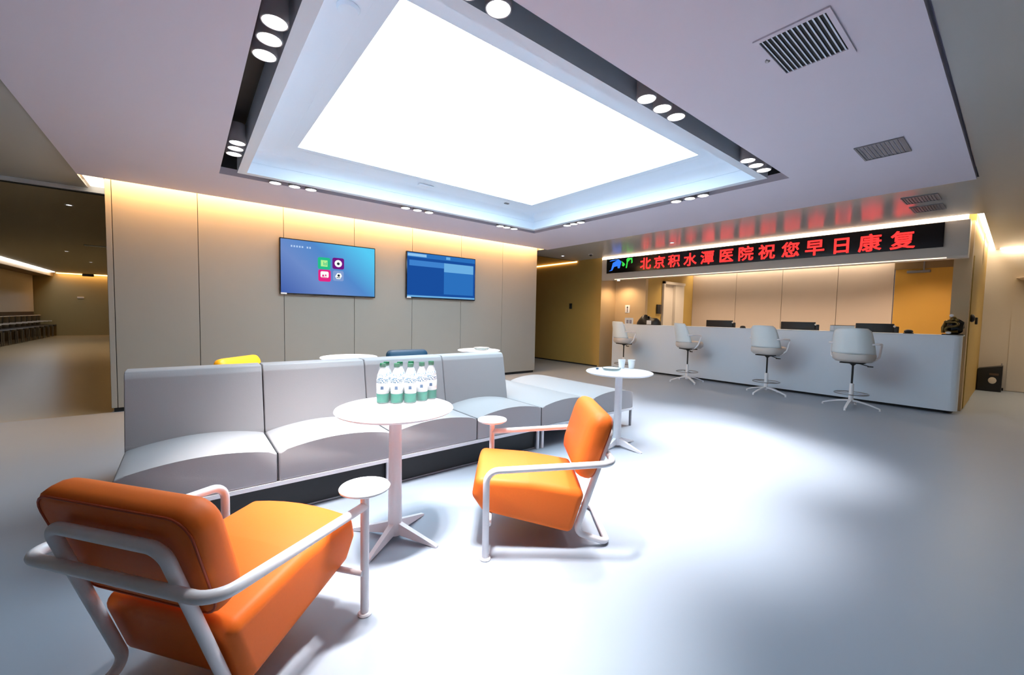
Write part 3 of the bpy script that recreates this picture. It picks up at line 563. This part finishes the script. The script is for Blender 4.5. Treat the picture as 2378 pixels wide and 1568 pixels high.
([29,44,75,44,75,37,29,37,29,56,75,56,75,49,29,49,21,61,21,32,33,32,22,21,9,13,15,8,21,12,27,17,34,11,42,5,23,1,3,-1,5,-5,6,-8,29,-5,51,2,70,-4,92,-7,94,-4,96,-1,77,1,60,5,72,13,82,23,77,26,76,26,36,26,41,32,40,32,83,32,83,61,27,84,17,70,5,59,7,56,10,53,17,60,25,68,90,68,90,74,29,74,34,82,70,20,61,13,50,8,40,13,32,20],[16,17,53,16,53,54,29,24,28,14,15,12,4,5,8,37,5,6,5,38,8,6,0,1,24,25,28,17,52,53,34,35,36,8,9,0,46,47,48,2,9,37,54,50,34,48,49,39,7,4,8,30,31,50,17,18,22,18,19,20,8,0,7,50,31,33,23,29,52,37,6,1,10,37,9,9,2,3,36,37,10,45,46,48,41,42,44,43,44,42,31,32,33,45,48,40,26,27,28,6,7,0,23,24,29,9,3,0,54,12,15,11,12,54,5,37,38,37,1,2,40,41,44,15,16,54,21,18,20,29,30,51,13,14,12,34,10,54,34,50,33,25,26,28,48,39,40,44,45,40,10,11,54,21,22,18,51,52,29,51,30,50,17,23,52,22,23,17,36,10,34])]
SZ = .262; lx = [(4.611, 2.369), (4.291, 2.368), (3.971, 2.367), (3.642, 2.363), (3.31, 2.371), (2.967, 2.372), (2.64, 2.375), (2.307, 2.372), (1.959, 2.369), (1.632, 2.367), (1.297, 2.360), (.968, 2.357), (.621, 2.357)]
for (v, f), (s_, z_) in zip(GL, lx):
    bm = bmesh.new(); W2 = SZ / 100.0
    for dx in (0.0,):
        A = [bm.verts.new((s_ + (50 - v[i]) * W2, .034, z_ + (v[i + 1] - 38) * W2)) for i in range(0, len(v), 2)]
        for i in range(0, len(f), 3):
            try: bm.faces.new((A[f[i]], A[f[i + 1]], A[f[i + 2]]))
            except ValueError: pass
    # thicken the strokes a little and give them depth
    for a_, b_ in [(e.verts[0].co.copy(), e.verts[1].co.copy()) for e in bm.edges if len(e.link_faces) == 1]:
        d_ = (b_ - a_).normalized(); n_ = V(d_.z, 0, -d_.x) * .0058; d_ = d_ * .004
        bm.faces.new([bm.verts.new(c_) for c_ in (a_ - d_ + n_, b_ + d_ + n_, b_ + d_ - n_, a_ - d_ - n_)])
    r = bmesh.ops.extrude_face_region(bm, geom=bm.faces[:])
    for q in r['geom']:
        if isinstance(q, bmesh.types.BMVert): q.co.y -= .0035
    mbx = MB(); mbx.bm.free(); mbx.bm = bm; mbx.build('letter', M['letter'], t, smooth=0)
# emblem at the left end: blue and green brush shapes
def brush(pts, name, m):
    mb = MB(); mb.prism(pts, 'y', .0305, .034); mb.build(name, m, t, smooth=0)
E = lambda x, z: (5.62 - x, 2.215 + z)
brush([E(.07, .05), E(.13, .08), E(.17, .23), E(.30, .29), E(.10, .27), E(.08, .28), E(.15, .30), E(.33, .30), E(.40, .24), E(.36, .10), E(.31, .10), E(.30, .15), E(.21, .14), E(.16, .06)][::-1], 'emblem', M['logo_blue'])
brush([E(.42, .15), E(.46, .13), E(.50, .17), E(.48, .20), E(.40, .26), E(.43, .20)][::-1], 'emblem', M['logo_green'])
brush([E(.52, .09), E(.55, .09), E(.57, .22), E(.63, .27), E(.66, .26), E(.66, .18), E(.69, .20), E(.68, .30), E(.56, .31), E(.53, .28), E(.54, .22)][::-1], 'emblem', M['logo_green'])

# ================================================================== RECEPTION DESK
t = thing('reception_counter', 'long white reception counter under the red letter sign', 'counter', (7.9, 3.25, 0))
YL, YR = 6.04 - 3.25, .46 - 3.25
def cplan(inset, xb, r):
    p = [(xb, YL - .0), (inset, YL - .0)]
    cx, cy = inset + r, YR + inset + r
    for k in range(9):
        a = PI + (PI / 2) * k / 8; p.append((cx + r * math.cos(a), cy + r * math.sin(a)))
    return p + [(xb, YR + inset)]
MB().prism(cplan(0, .09, .085) , 'z', .04, 1.035, bev=.004, seg=1).build('front_panel', M['counter'], t, smooth=30)
MB().prism(cplan(.002, .395, .085), 'z', 1.036, 1.05, bev=.003, seg=1).build('counter_top', M['counter'], t, smooth=30)
MB().prism(cplan(.05, .39, .06), 'z', 0.0, .04).build('toe_kick', M['groove'], t, smooth=30)
MB().box(.10, .14, YR + .1, YL - .1, .04, 1.034).build('inner_panel', M['whitelam'], t, smooth=0)
t = thing('work_desk', 'white work desk hidden behind the long reception counter', 'desk', (8.31, 3.05, 0))
MB().box(0, .55, -2.35, 2.35, .68, .72, bev=.003, seg=1).build('desk_top', M['whitelam'], t, smooth=0)
for y in (-2.3, 0, 2.3): MB().box(.02, .53, y - .015, y + .015, 0, .68).build('side_panel', M['whitelam'], t, smooth=0)
# monitors on the desk
def monitor(y0, y1, lab):
    t = thing('monitor', lab, 'monitor', (8.46, (y0 + y1) / 2, .72)); w_ = (y1 - y0) / 2
    MB().box(-.02, .01, -w_, w_, .13, .465, bev=.006).build('display_housing', M['black'], t)
    MB().box(.0105, .013, -w_ + .012, w_ - .012, .145, .453).build('screen', M['blackgloss'], t, smooth=0)
    MB().box(-.03, -.01, -.04, .04, .02, .22, bev=.005).build('stand', M['black'], t); MB().prism(rrect(-.1, .08, -.12, .12, .03), 'z', .0, .02).build('base', M['black'], t)
    MB().box(-.022, .005, -w_ - .055, -w_, .18, .425, bev=.01).build('side_hub', M['black'], t)
    MB().sphere((-.024, -w_ - .005, .425), .016).build('indicator', M['whitelam'], t)
monitor(3.56, 4.08, 'black monitor on the reception counter behind the two left stools')
monitor(2.20, 2.72, 'black monitor in the middle of the reception counter')
monitor(1.20, 1.66, 'black monitor behind the rightmost stool')
tag(MB().sphere((0, 0, .022), .045, .045, .022).lathe([(0, 0), (.05, 0), (.05, .012), (0, .012)]).build('black_speaker', M['black']), 'small round black device between two monitors on the counter', 'device').location = (8.08, 3.22, 1.05)
tag(MB().sphere((0, 0, .03), .05, .05, .03).lathe([(0, 0), (.055, 0), (.055, .012), (0, .012)]).build('black_speaker', M['black']), 'small round black device right of the rightmost monitor', 'device').location = (8.05, .99, 1.05)
t = thing('document_holder', 'grey document tray behind the rightmost stool', 'document holder', (8.03, 1.72, 1.05))
MB().box(-.1, .1, -.15, .15, 0, .01).box(-.1, -.09, -.15, .15, 0, .09, bev=.003).build('tray', M['shell'], t, smooth=0); MB().box(-.11, -.1, .1, .15, .02, .08).build('paper_stack', M['paper'], t, smooth=0); MB().box(-.105, .08, -.15, .15, .091, .097).build('lid', M['black'], t, smooth=0)
# sign card, bag, arrow plate
t = thing('sign_card', 'white rounded counter card with two dark characters beside the bag', 'card', (8.03, 5.68, 1.05), .6)
MB().prism(rrect(-.095, .095, 0.0, .15, .02), 'x', -.006, .006).build('card', M['paper'], t, smooth=0)
mm = MB()
for b in (-.055, .012):
    mm.box(-.009, -.0062, b, b + .043, .035, .043).box(-.009, -.0062, b, b + .043, .064, .072).box(-.009, -.0062, b + .004, b + .012, .035, .098).box(-.009, -.0062, b + .031, b + .039, .035, .098).box(-.009, -.0062, b, b + .043, .09, .098).box(-.009, -.0062, b - .004, b + .047, .022, .03)
mm.build('printed_mark', M['purple'], t, smooth=0)
t = thing('black_bag', 'slumped black bag lying on the left end of the counter', 'bag', (8.12, 5.22, 1.05))
mb = MB(); NB = 24
def bagf(u, v):
    a = u * 2 * PI; x = math.cos(a) * .13 * math.sin(v * PI / 2 + .001); y = math.sin(a) * .30 * (.15 + .85 * math.sin(v * PI / 2))
    h = .165 * (math.cos(v * PI / 2) ** .8) * (1 + .45 * math.sin(y * 16) * .5 + .2 * math.cos(a * 3))
    return V(x, y, max(0.0, h))
mb.grid(bagf, NB, 8); mb.build('bag_body', M['black'], t, smooth=180)
MB().box(-.135, -.115, -.14, -.03, .01, .10, bev=.004).build('white_tag', M['paper'], t)
t = thing('arrow_sign', 'white wall plate with a black arrow on the tan pillar', 'sign', (8.312, 5.93, 1.315))
MB().box(-.012, -.0005, -.065, .065, 0, .19, bev=.004).build('plate', M['paper'], t)
MB().prism([(0.0, .165), (-.028, .125), (-.008, .125), (-.008, .02), (.008, .02), (.008, .125), (.028, .125)], 'x', -.0135, -.0122).build('arrow', M['black'], t, smooth=0)
t = thing('access_panel', 'black and brown wall panel left of the pale niche door', 'panel', (8.86, 5.449, 1.31)); MB().box(-.09, .09, -.03, -.0005, 0, .22, bev=.005).build('housing', M['black'], t); MB().box(.03, .075, -.033, -.0301, .02, .2).build('insert', M['darkpaint'], t, smooth=0)
tag(MB().box(7.735, 7.757, 7.22, 7.31, 1.40, 1.54, bev=.008).build('wall_phone', M['black']), 'small black wall unit on the ochre corridor wall', 'wall unit')
# golden figurine on the right end
t = thing('figurine', 'dark gold figurine on the right end of the counter', 'figurine', (8.05, .56, 1.05))
rnd = random.Random(5); mb = MB()
mb.sphere((.01, -.01, .115), .06, .095, .105, 14, 9)
for v in mb.bm.verts: v.co += V(rnd.uniform(-.012, .012), rnd.uniform(-.014, .014), rnd.uniform(-.012, .012))
mb.build('stone', M['blackgloss'], t, smooth=20)
mb = MB(); mb.sphere((-.02, .0, .215), .034, .036, .036).sphere((-.04, -.035, .20), .018).sphere((-.03, .05, .175), .03, .04, .025)
o = mb.build('head', M['bronze'], t, smooth=180)
md = o.modifiers.new('fuse', 'REMESH'); md.mode = 'VOXEL'; md.voxel_size = .006; md.use_smooth_shade = True
MB().tube([(-.052, .055, .165), (-.062, -.02, .175), (-.066, -.06, .145), (-.072, -.02, .118), (-.076, .05, .105), (-.076, .075, .065), (-.078, .03, .042), (-.074, -.05, .05)], .015, 10, .025).build('coil', M['bronze'], t, smooth=180)
MB().tube([(-.06, .085, .03), (-.05, .09, .10), (-.035, .07, .16)], .02, 10, .03).build('wing', M['bronze'], t, smooth=180)
MB().sphere((-.03, .02, .262), .02, .022, .02).build('pearl', M['whitelam'], t); MB().sphere((-.088, .035, .032), .016, .028, .017).build('pearl', M['whitelam'], t)
MB().prism(rrect(-.08, .08, -.10, .10, .03), 'z', 0, .014).build('base', M['black'], t)
# right corridor: bin and wall devices
t = thing('waste_bin', 'black box bin on the floor at the corridor end', 'bin', (11.46, .28, 0))
MB().prism([(-.13, 0.0), (.16, 0.0), (.16, .40), (-.13, .47)], 'x', -.14, .14, bev=.006).build('body', M['black'], t)
MB().sphere((-.142, -.02, .2), .006, .05, .06).build('liner', M['cream'], t); MB().box(-.146, -.141, -.09, .02, .29, .33, bev=.002).build('label_plate', M['darkpaint'], t)
d = struct('door_4', MB().box(8.54, 9.74, .441, .4495, .01, 2.15), M['gold'], smooth=0)
MB().sphere((8.60, .425, 1.285), .05, .03, .055).build('door_knob', M['black'], d)
MB().box(9.55, 9.68, .415, .4405, 1.20, 1.31, bev=.01).build('door_lock', M['black'], d)

# ================================================================== SOFA
t = thing('sofa', 'long grey modular sofa with four backrests and a bench end', 'sofa', (1.78, 2.63, 0))
X0 = -.29 - 1.78; MW = .69; D1 = 1.34
def dome(u): return .047 * max(0.0, math.sin(PI * u)) ** .8
for k in range(6):
    x0 = X0 + k * MW; pts = [(x0 + .003, .205), (x0 + MW - .003, .205)]
    pts += [(x0 + .003 + (MW - .006) * (1 - i / 14), .375 + dome(1 - i / 14)) for i in range(15)]
    MB().prism(pts, 'y', 0, D1, bev=.012, seg=3).build('seat', M['sofa'], t, smooth=50)
for k in range(4):
    x0 = X0 + k * MW
    prof = [(.50, .36), (.505, .40), (.575, .78)] + [(.59 + .02 * (1 - math.cos(a)), .80 + .022 * math.sin(a)) for a in (0.3, .9, PI / 2)] + [(.74, .822), (.765, .815), (.775, .79), (.84, .40), (.845, .36)]
    MB().prism(prof, 'x', x0 + .004, x0 + MW - .004, bev=.014, seg=3).build('backrest', M['sofa'], t, smooth=50)
for k in range(5):
    MB().box(X0 + (k + 1) * MW - .0028, X0 + (k + 1) * MW + .0028, .006, D1 - .01, .21, .374).build('seam_gap', M['seam'], t, smooth=0)
XE = X0 + 6 * MW
mb = MB()
for y in (-.004, D1 - .02): mb.box(X0 + .005, XE - .005, y, y + .024, .182, .206)
mb.box(X0 + .005, X0 + .025, .03, D1 - .03, .185, .205).box(XE - .025, XE - .005, .03, D1 - .03, .185, .205)
mb.build('base_rail', M['white'], t, smooth=0)
for x in (X0 + .02, X0 + 2 * MW - .03, X0 + 2 * MW + .03, X0 + 4 * MW - .025, X0 + 4 * MW + .03, XE - .02):
    for y in (.02, D1 - .02): MB().box(x - .011, x + .011, y - .01, y + .01, 0, .185, bev=.002).build('leg', M['white'] if x < XE - .1 else M['grey'], t)
MB().box(X0 + .03, X0 + 4 * MW - .04, .045, .09, .0, .184).build('plinth_panel', M['black'], t, smooth=0)
MB().box(X0 + 4 * MW + .05, X0 + 5.0 * MW, .42, .46, .0, .184).box(X0 + .03, X0 + 4 * MW, D1 - .1, D1 - .06, 0, .184).build('plinth_panel', M['black'], t, smooth=0)
MB().box(X0 + .03, X0 + 4 * MW - .04, .040, .0448, .004, .014).build('plinth_strip', M['steel'], t, smooth=0)

# ================================================================== TABLES
def make_table():
    t = thing('bistro_table', 'x', 'table')
    MB().lathe([(0, .676), (.276, .678), (.294, .686), (.300, .693), (.297, .699), (.289, .702), (0, .702)], n=64).build('table_top', M['whitelam'], t, smooth=40)
    MB().lathe([(0, .662), (.09, .662), (.09, .676), (0, .676)]).build('mount_plate', M['white'], t)
    MB().lathe([(0, .02), (.037, .02), (.034, .3), (.032, .664), (0, .664)]).build('column', M['white'], t, smooth=40)
    for a in (-60, 30, 128, 216):
        c, s = math.cos(math.radians(a)), math.sin(math.radians(a)); p = V(-s, c, 0) * .014; d = V(c, s, 0)
        mb = MB(); q = []
        for sgn in (-1, 1):
            q.append([mb.bm.verts.new(d * r + p * sgn * w_ + V(0, 0, z)) for r, z, w_ in ((.02, .025, 1), (.26, .0, .75), (.262, .010, .75), (.03, .085, 1))])
        mb.bm.faces.new(q[0]); mb.bm.faces.new(q[1][::-1])
        for i in range(4): mb.bm.faces.new((q[0][i], q[0][(i + 1) % 4], q[1][(i + 1) % 4], q[1][i]))
        mb.build('leg', M['white'], t, smooth=0)
    return t
t1 = make_table(); t1['label'] = 'round white pedestal table carrying the water bottles'; t1.location = (.850, 2.025, 0); t1['group'] = 'round pedestal tables'
dup(t1, (3.10, 2.28, 0), math.radians(-29), 'round white pedestal table with two paper cups', 'round pedestal tables')
dup(t1, (1.41, 4.645, 0), math.radians(15), 'empty round white table behind the sofa in front of the left screen', 'round pedestal tables')
dup(t1, (3.23, 4.77, 0), math.radians(40), 'round white table behind the sofa with a glass dish', 'round pedestal tables')
# water bottles in shrink film
def make_bottle():
    t = thing('water_bottle', 'x', 'bottle')
    MB().lathe([(0, 0), (.028, 0), (.032, .004), (.032, .045), (.031, .05), (.032, .055), (.032, .125), (.030, .145), (.022, .172), (.015, .185), (.0135, .193), (.0135, .197), (0, .197)], n=28).build('body', M['bottle'], t, smooth=60)
    MB().lathe([(.0325, .006), (.0327, .05), (.0325, .052)], n=28).build('base_band', M['green'], t, smooth=60, solid=.0006)
    MB().lathe([(.0326, .054), (.0328, .11)], n=28).build('label_band', M['paper'], t, smooth=60, solid=.0006)
    MB().lathe([(.0327, .112), (.0322, .128), (.0285, .150), (.0245, .163)], n=28).build('printed_label', M['label'], t, smooth=60, solid=.0006)
    MB().lathe([(0, .196), (.0155, .196), (.016, .199), (.016, .213), (.0145, .217), (0, .217)], n=24).build('cap', M['cap'], t)
    # dark square emblem on the side towards the room
    a = math.radians(-118); mb = MB(); c = V(math.cos(a), math.sin(a), 0); p = V(-c.y, c.x, 0)
    q = [mb.bm.verts.new(c * .0345 + p * u + V(0, 0, z)) for u, z in ((-.008, .078), (.008, .078), (.008, .096), (-.008, .096))]; mb.bm.faces.new(q)
    mb.build('emblem', M['ink'], t, smooth=0, solid=.001)
    return t
b0 = make_bottle(); ZT = .7025
bp = [(.838, 2.172, 'first'), (.903, 2.139, 'second'), (.968, 2.108, 'third'), (1.034, 2.124, 'fourth'), (1.098, 2.150, 'rightmost')]
bp = [(.830, 2.150, 'leftmost'), (.893, 2.111, 'second from left'), (.958, 2.080, 'middle'), (1.032, 2.093, 'second from right'), (1.102, 2.117, 'rightmost')]
for i, (x, y, nm) in enumerate(bp):
    lab = 'green capped water bottle, %s in the front row on the table' % nm
    if i == 0: b0.location = (x, y, ZT); b0['label'] = lab; b0['group'] = 'water bottles in film'
    else: dup(b0, (x, y, ZT), 0, lab, 'water bottles in film')
for i, (x, y, nm) in enumerate(((.872, 2.206, 'left'), (.935, 2.168, 'middle'), (1.00, 2.165, 'right'))):
    dup(b0, (x, y, ZT), 0, 'green capped water bottle, %s one of the back row on the table' % nm, 'water bottles in film')
hull = []
for x, y in [(q[0], q[1]) for q in bp] + [(.872, 2.206), (.935, 2.168), (1.0, 2.165)]:
    for k in range(12): hull.append((x + .0352 * math.cos(k * PI / 6), y + .0352 * math.sin(k * PI / 6)))
def convex(P):
    P = sorted(set((round(a, 5), round(b, 5)) for a, b in P)); L = []; U = []
    cr = lambda o, a, b: (a[0] - o[0]) * (b[1] - o[1]) - (a[1] - o[1]) * (b[0] - o[0])
    for p in P:
        while len(L) > 1 and cr(L[-2], L[-1], p) <= 0: L.pop()
        L.append(p)
    for p in P[::-1]:
        while len(U) > 1 and cr(U[-2], U[-1], p) <= 0: U.pop()
        U.append(p)
    return L[:-1] + U[:-1]
hp = convex(hull); hx = sum(p[0] for p in hp) / len(hp); hy = sum(p[1] for p in hp) / len(hp)
mb = MB(); R = []
for sc, z in ((1.0, .003), (1.012, .06), (1.008, .13), (.93, .175), (.86, .218)): R.append([mb.bm.verts.new((hx + (x - hx) * sc, hy + (y - hy) * sc, ZT + z)) for x, y in hp])
for A, B in zip(R, R[1:]):
    for k in range(len(hp)): mb.bm.faces.new((A[k], A[(k + 1) % len(hp)], B[(k + 1) % len(hp)], B[k]))
tag(mb.build('shrink_film', M['film'], smooth=60), 'clear shrink film wrapped round the pack of water bottles', 'packaging')
# cups, dishes
for i, (x, y, nm) in enumerate(((3.30, 2.40, 'left'), (3.365, 2.335, 'right'))):
    o = MB().lathe([(0, .002), (.023, .0), (.025, .003), (.034, .082), (.0355, .085), (.033, .085), (.0235, .008), (0, .008)], n=28).build('paper_cup', M['paper'], smooth=50)
    o.location = (x, y, ZT); tag(o, 'white paper cup on the far table, %s one of two' % nm, 'cup', 'paper cups on the far table')
tag(MB().lathe([(0, .0), (.07, .0), (.085, .012), (.088, .022), (.082, .022), (.068, .008), (0, .008)]).build('glass_dish', M['glass'], smooth=50), 'clear glass dish on the table with the paper cups', 'dish').location = (3.09, 2.36, ZT)
tag(MB().box(-.012, .012, -.008, .008, 0, .014, bev=.003).build('small_box', M['ink']), 'tiny dark object at the edge of the table with the paper cups', 'object').location = (3.02, 2.47, ZT)
tag(MB().lathe([(0, .0), (.09, .0), (.11, .02), (.115, .034), (.108, .034), (.088, .01), (0, .01)]).build('glass_dish', M['glass'], smooth=50), 'clear glass dish on the right table behind the sofa', 'dish').location = (3.25, 4.73, ZT)

# ================================================================== ARMCHAIRS
def make_armchair(m, seam):
    """local +Y is the way the sitter faces, +X the sitter's right; origin on the floor at the rear foot"""
    t = thing('armchair', 'x', 'armchair')
    # seat: a wedge, thick at the back, crowned on top
    prof = fil([V(p[0], 0, p[1]) for p in ((.196, .078), (.655, .188), (.712, .27), (.690, .362), (.42, .345), (.128, .298))], .034, True, 4)
    prof = [(p.x, p.z) for p in prof]; n = len(prof)
    nrm = []
    for i in range(n):
        d = Vector((prof[(i + 1) % n][0] - prof[i - 1][0], prof[(i + 1) % n][1] - prof[i - 1][1])).normalized(); nrm.append((-d.y, d.x))
    HW = .252; er = .032; secs = []; mb = MB()
    stations = [-HW + er * (1 - math.cos(k * PI / 12)) for k in range(7)] + [-.15, -.08, 0, .08, .15] + [HW - er * (1 - math.cos((6 - k) * PI / 12)) for k in range(7)]
    for bb in stations:
        dd = HW - abs(bb); ins = er - math.sqrt(max(0, er * er - (er - dd) ** 2)) if dd < er else 0.0
        sec = []
        for (pa, pz), (na, nz) in zip(prof, nrm):
            cr = .026 * (1 - (bb / HW) ** 2) * max(0.0, min(1.0, (pz - .255) / .05))
            sec.append(mb.bm.verts.new((bb, pa + na * ins, pz + nz * ins + cr)))
        secs.append(sec)
    for A, B in zip(secs, secs[1:]):
        for k in range(n): mb.bm.faces.new((A[k], A[(k + 1) % n], B[(k + 1) % n], B[k]))
    mb.bm.faces.new(secs[0][::-1]); mb.bm.faces.new(secs[-1])
    mb.build('seat_cushion', m, t, smooth=75)
    # back: a reclined slab with rounded edges, built flat then tilted
    q = math.atan2(.104, .331); B0 = V(0, .1475, .366)
    def T(x, y, z): return V(x, B0.y + y * math.cos(q) - z * math.sin(q), B0.z + y * math.sin(q) + z * math.cos(q))
    mb = MB(); H2 = .352; Wd = .283; rings = []
    for dy, inset in ((-.044, .055), (-.046, .030), (-.043, .012), (-.034, .003), (-.015, 0.0), (.010, .001), (.030, .008), (.046, .024), (.055, .050), (.060, .10)):
        ringv = []
        for (x, z) in rrect(-Wd + inset, Wd - inset, inset, H2 - inset, max(.012, .066 - inset * .45), 5):
            ringv.append(mb.bm.verts.new(T(x * (.93 + .07 * min(1, z / .2)), dy, z)))
        rings.append(ringv)
    for A, B in zip(rings, rings[1:]):
        for k in range(len(A)): mb.bm.faces.new((A[k], A[(k + 1) % len(A)], B[(k + 1) % len(A)], B[k]))
    mb.bm.faces.new(rings[0][::-1]); mb.bm.faces.new(rings[-1])
    bk = mb.build('back_cushion', m, t, smooth=75)
    MB().tube([T(x * (.93 + .07 * min(1, z / .2)), -.0435, z) for x, z in rrect(-Wd + .012, Wd - .012, .012, H2 - .012, .06, 5)], .0035, 8, closed=True).build('piping', seam, bk, smooth=180)
    R = .0165; AW = .341; AF = .632
    # arm rail: one tube round the back at arm height
    MB().tube([(-AW, AF, .012), (-AW, AF, .438), (-AW, .012, .485), (AW, .012, .485), (AW, AF, .438)], R, 16, .062, fs=7).build('arm_rail', M['white'], t, smooth=180)
    MB().tube([(AW, AF, .012), (AW, AF, .50)], R, 16).build('front_post', M['white'], t, smooth=60)
    MB().tube([(-AW, AF - .015, .175), (AW, AF - .015, .175)], .011, 12).build('cross_bar', M['white'], t, smooth=60)
    # back frame: inverted U behind the back, down under the seat and back along the floor
    bw = .208; rk = -.022
    P = [(-bw, .0, .017), (-bw, .172, .070), (-bw * .97, rk + .022, .600), (bw * .97, rk + .022, .600), (bw, .172, .070), (bw, .0, .017)]
    MB().tube(P, R, 16, .045, fs=7, closed=True).build('back_frame', M['white'], t, smooth=180)
    for s in (-1, 1): MB().lathe([(0, 0), (.026, 0), (.027, .005), (.024, .011), (0, .013)], s * AW, AF).build('foot', M['white'], t)
    MB().lathe([(0, .498), (.078, .500), (.093, .508), (.095, .515), (.092, .519), (0, .519)], AW, AF, 40).build('side_tray', M['whitelam'], t, smooth=40)
    return t
def face(fx, fy): return math.atan2(fy, fx) - PI / 2
A = make_armchair(M['orange'], M['orange_seam']); A['label'] = 'orange armchair seen from behind at the lower left'; A['group'] = 'armchairs'
A.location = (-.178, 1.447, 0); A.rotation_euler = (0, 0, .651 - PI / 2)
dup(A, (1.828, 1.450, 0), 2.477 - PI / 2, 'orange armchair seen from its side in the middle of the room', 'armchairs')
Y_ = make_armchair(M['yellow'], M['yellow']); Y_['label'] = 'yellow armchair behind the sofa, only its back showing'; Y_['group'] = 'armchairs'
Y_.location = (.38, 5.16, 0); Y_.rotation_euler = (0, 0, face(.72, -.70))
B_ = make_armchair(M['blue'], M['blue']); B_['label'] = 'dark teal armchair behind the sofa, only its back showing'; B_['group'] = 'armchairs'
B_.location = (2.35, 5.25, 0); B_.rotation_euler = (0, 0, face(-.12, -1))

# ================================================================== STOOLS
def make_stool():
    """local +Y faces the counter"""
    t = thing('counter_stool', 'x', 'stool')
    for a in (0, 90, 180, 270):
        c, s = math.cos(math.radians(a)), math.sin(math.radians(a)); mb = MB(); d = V(c, s, 0); p = V(-s, c, 0); prev = None
        for i in range(9):
            u = i / 8; r = .02 + .30 * u; z = .10 - .075 * u ** 1.6; w_ = .020 - .006 * u; h = .022 - .008 * u
            ringv = [mb.bm.verts.new(d * r + p * sx * w_ + V(0, 0, z + sz * h / 2)) for sx, sz in ((-1, -1), (1, -1), (1, 1), (-1, 1))]
            if prev:
                for k in range(4): mb.bm.faces.new((prev[k], prev[(k + 1) % 4], ringv[(k + 1) % 4], ringv[k]))
            else: mb.bm.faces.new(ringv[::-1])
            prev = ringv
        mb.bm.faces.new(prev)
        leg = mb.build('leg', M['white'], t, smooth=40)
        MB().cyl(d * .315 + V(0, 0, .0), d * .315 + V(0, 0, .028), .015, .010, 14).build('glide', M['white'], leg)
    MB().lathe([(0, .06), (.032, .06), (.028, .13), (.026, .33), (.022, .34), (0, .34)]).build('column_sleeve', M['white'], t)
    MB().lathe([(0, .33), (.012, .33), (.012, .59), (.032, .61), (.045, .625), (0, .625)]).build('gas_lift', M['black'], t)
    MB().tube([(.19 * math.cos(a), .19 * math.sin(a), .20) for a in [k * 2 * PI / 28 for k in range(28)]], .007, 8, closed=True).tube([(-.19, 0, .20), (.19, 0, .20)], .006, 8).build('foot_ring', M['steel'], t, smooth=60)
    MB().box(-.13, .13, -.12, .12, .625, .642, bev=.005).build('seat_plate', M['black'], t)
    MB().tube([(.03, 0, .632), (.17, -.03, .600)], .006, 8).box(.16, .22, -.05, -.01, .588, .602, bev=.005).build('lever', M['black'], t)
    # seat pad: thick dish
    mb = MB(); rings = []
    for sc, z in ((.50, .640), (.84, .652), (.98, .685), (1.0, .735), (.97, .765), (.86, .780), (.5, .775), (.1, .770)):
        rings.append([mb.bm.verts.new((.235 * sc * math.copysign(abs(math.cos(a)) ** .75, math.cos(a)), .02 + .225 * sc * math.copysign(abs(math.sin(a)) ** .75, math.sin(a)), z)) for a in [k * 2 * PI / 32 for k in range(32)]])
    for A_, B2 in zip(rings, rings[1:]):
        for k in range(32): mb.bm.faces.new((A_[k], A_[(k + 1) % 32], B2[(k + 1) % 32], B2[k]))
    mb.bm.faces.new(rings[0][::-1]); mb.bm.faces.new(rings[-1])
    mb.build('seat', M['pad'], t, smooth=60)
    # back shell wraps round the sitter
    def shell(u, v):
        a = (u - .5) * 2; w_ = .238 - .045 * v ** 1.5
        if v > .85: w_ -= .035 * ((v - .85) / .15) ** 2
        x = a * w_; y = -.205 - .055 * v + .16 * abs(a) ** 2.6 * (1 - .35 * v); z = .765 + .342 * v + .012 * (1 - a * a) * (v > .9)
        return V(x, y, z)
    MB().grid(shell, 20, 12).build('back_shell', M['shell'], t, smooth=180, solid=.014)
    for s in (-1, 1):
        MB().tube([(s * .205, -.12, .90), (s * .265, -.06, .905), (s * .275, .12, .90), (s * .262, .06, .72), (s * .20, .03, .655), (s * .12, .02, .645)], .013, 10, .03).build('armrest', M['white'], t, smooth=180)
    return t
S0 = make_stool(); S0['group'] = 'counter stools'
sl = [((7.27, 1.43), (1, 0.02), 'white swivel stool at the right end of the counter, seen square from behind'),
      ((7.40, 2.55), (1, -.22), 'white swivel stool second from the right along the counter'),
      ((7.42, 3.91), (1, -.75), 'white swivel stool second from the left, turned sideways'),
      ((7.42, 5.36), (1, -.40), 'white swivel stool at the left end of the counter')]
for i, ((x, y), fdir, lab) in enumerate(sl):
    if i == 0: S0.location = (x, y, 0); S0.rotation_euler = (0, 0, face(*fdir)); S0['label'] = lab
    else: dup(S0, (x, y, 0), face(*fdir), lab, 'counter stools')
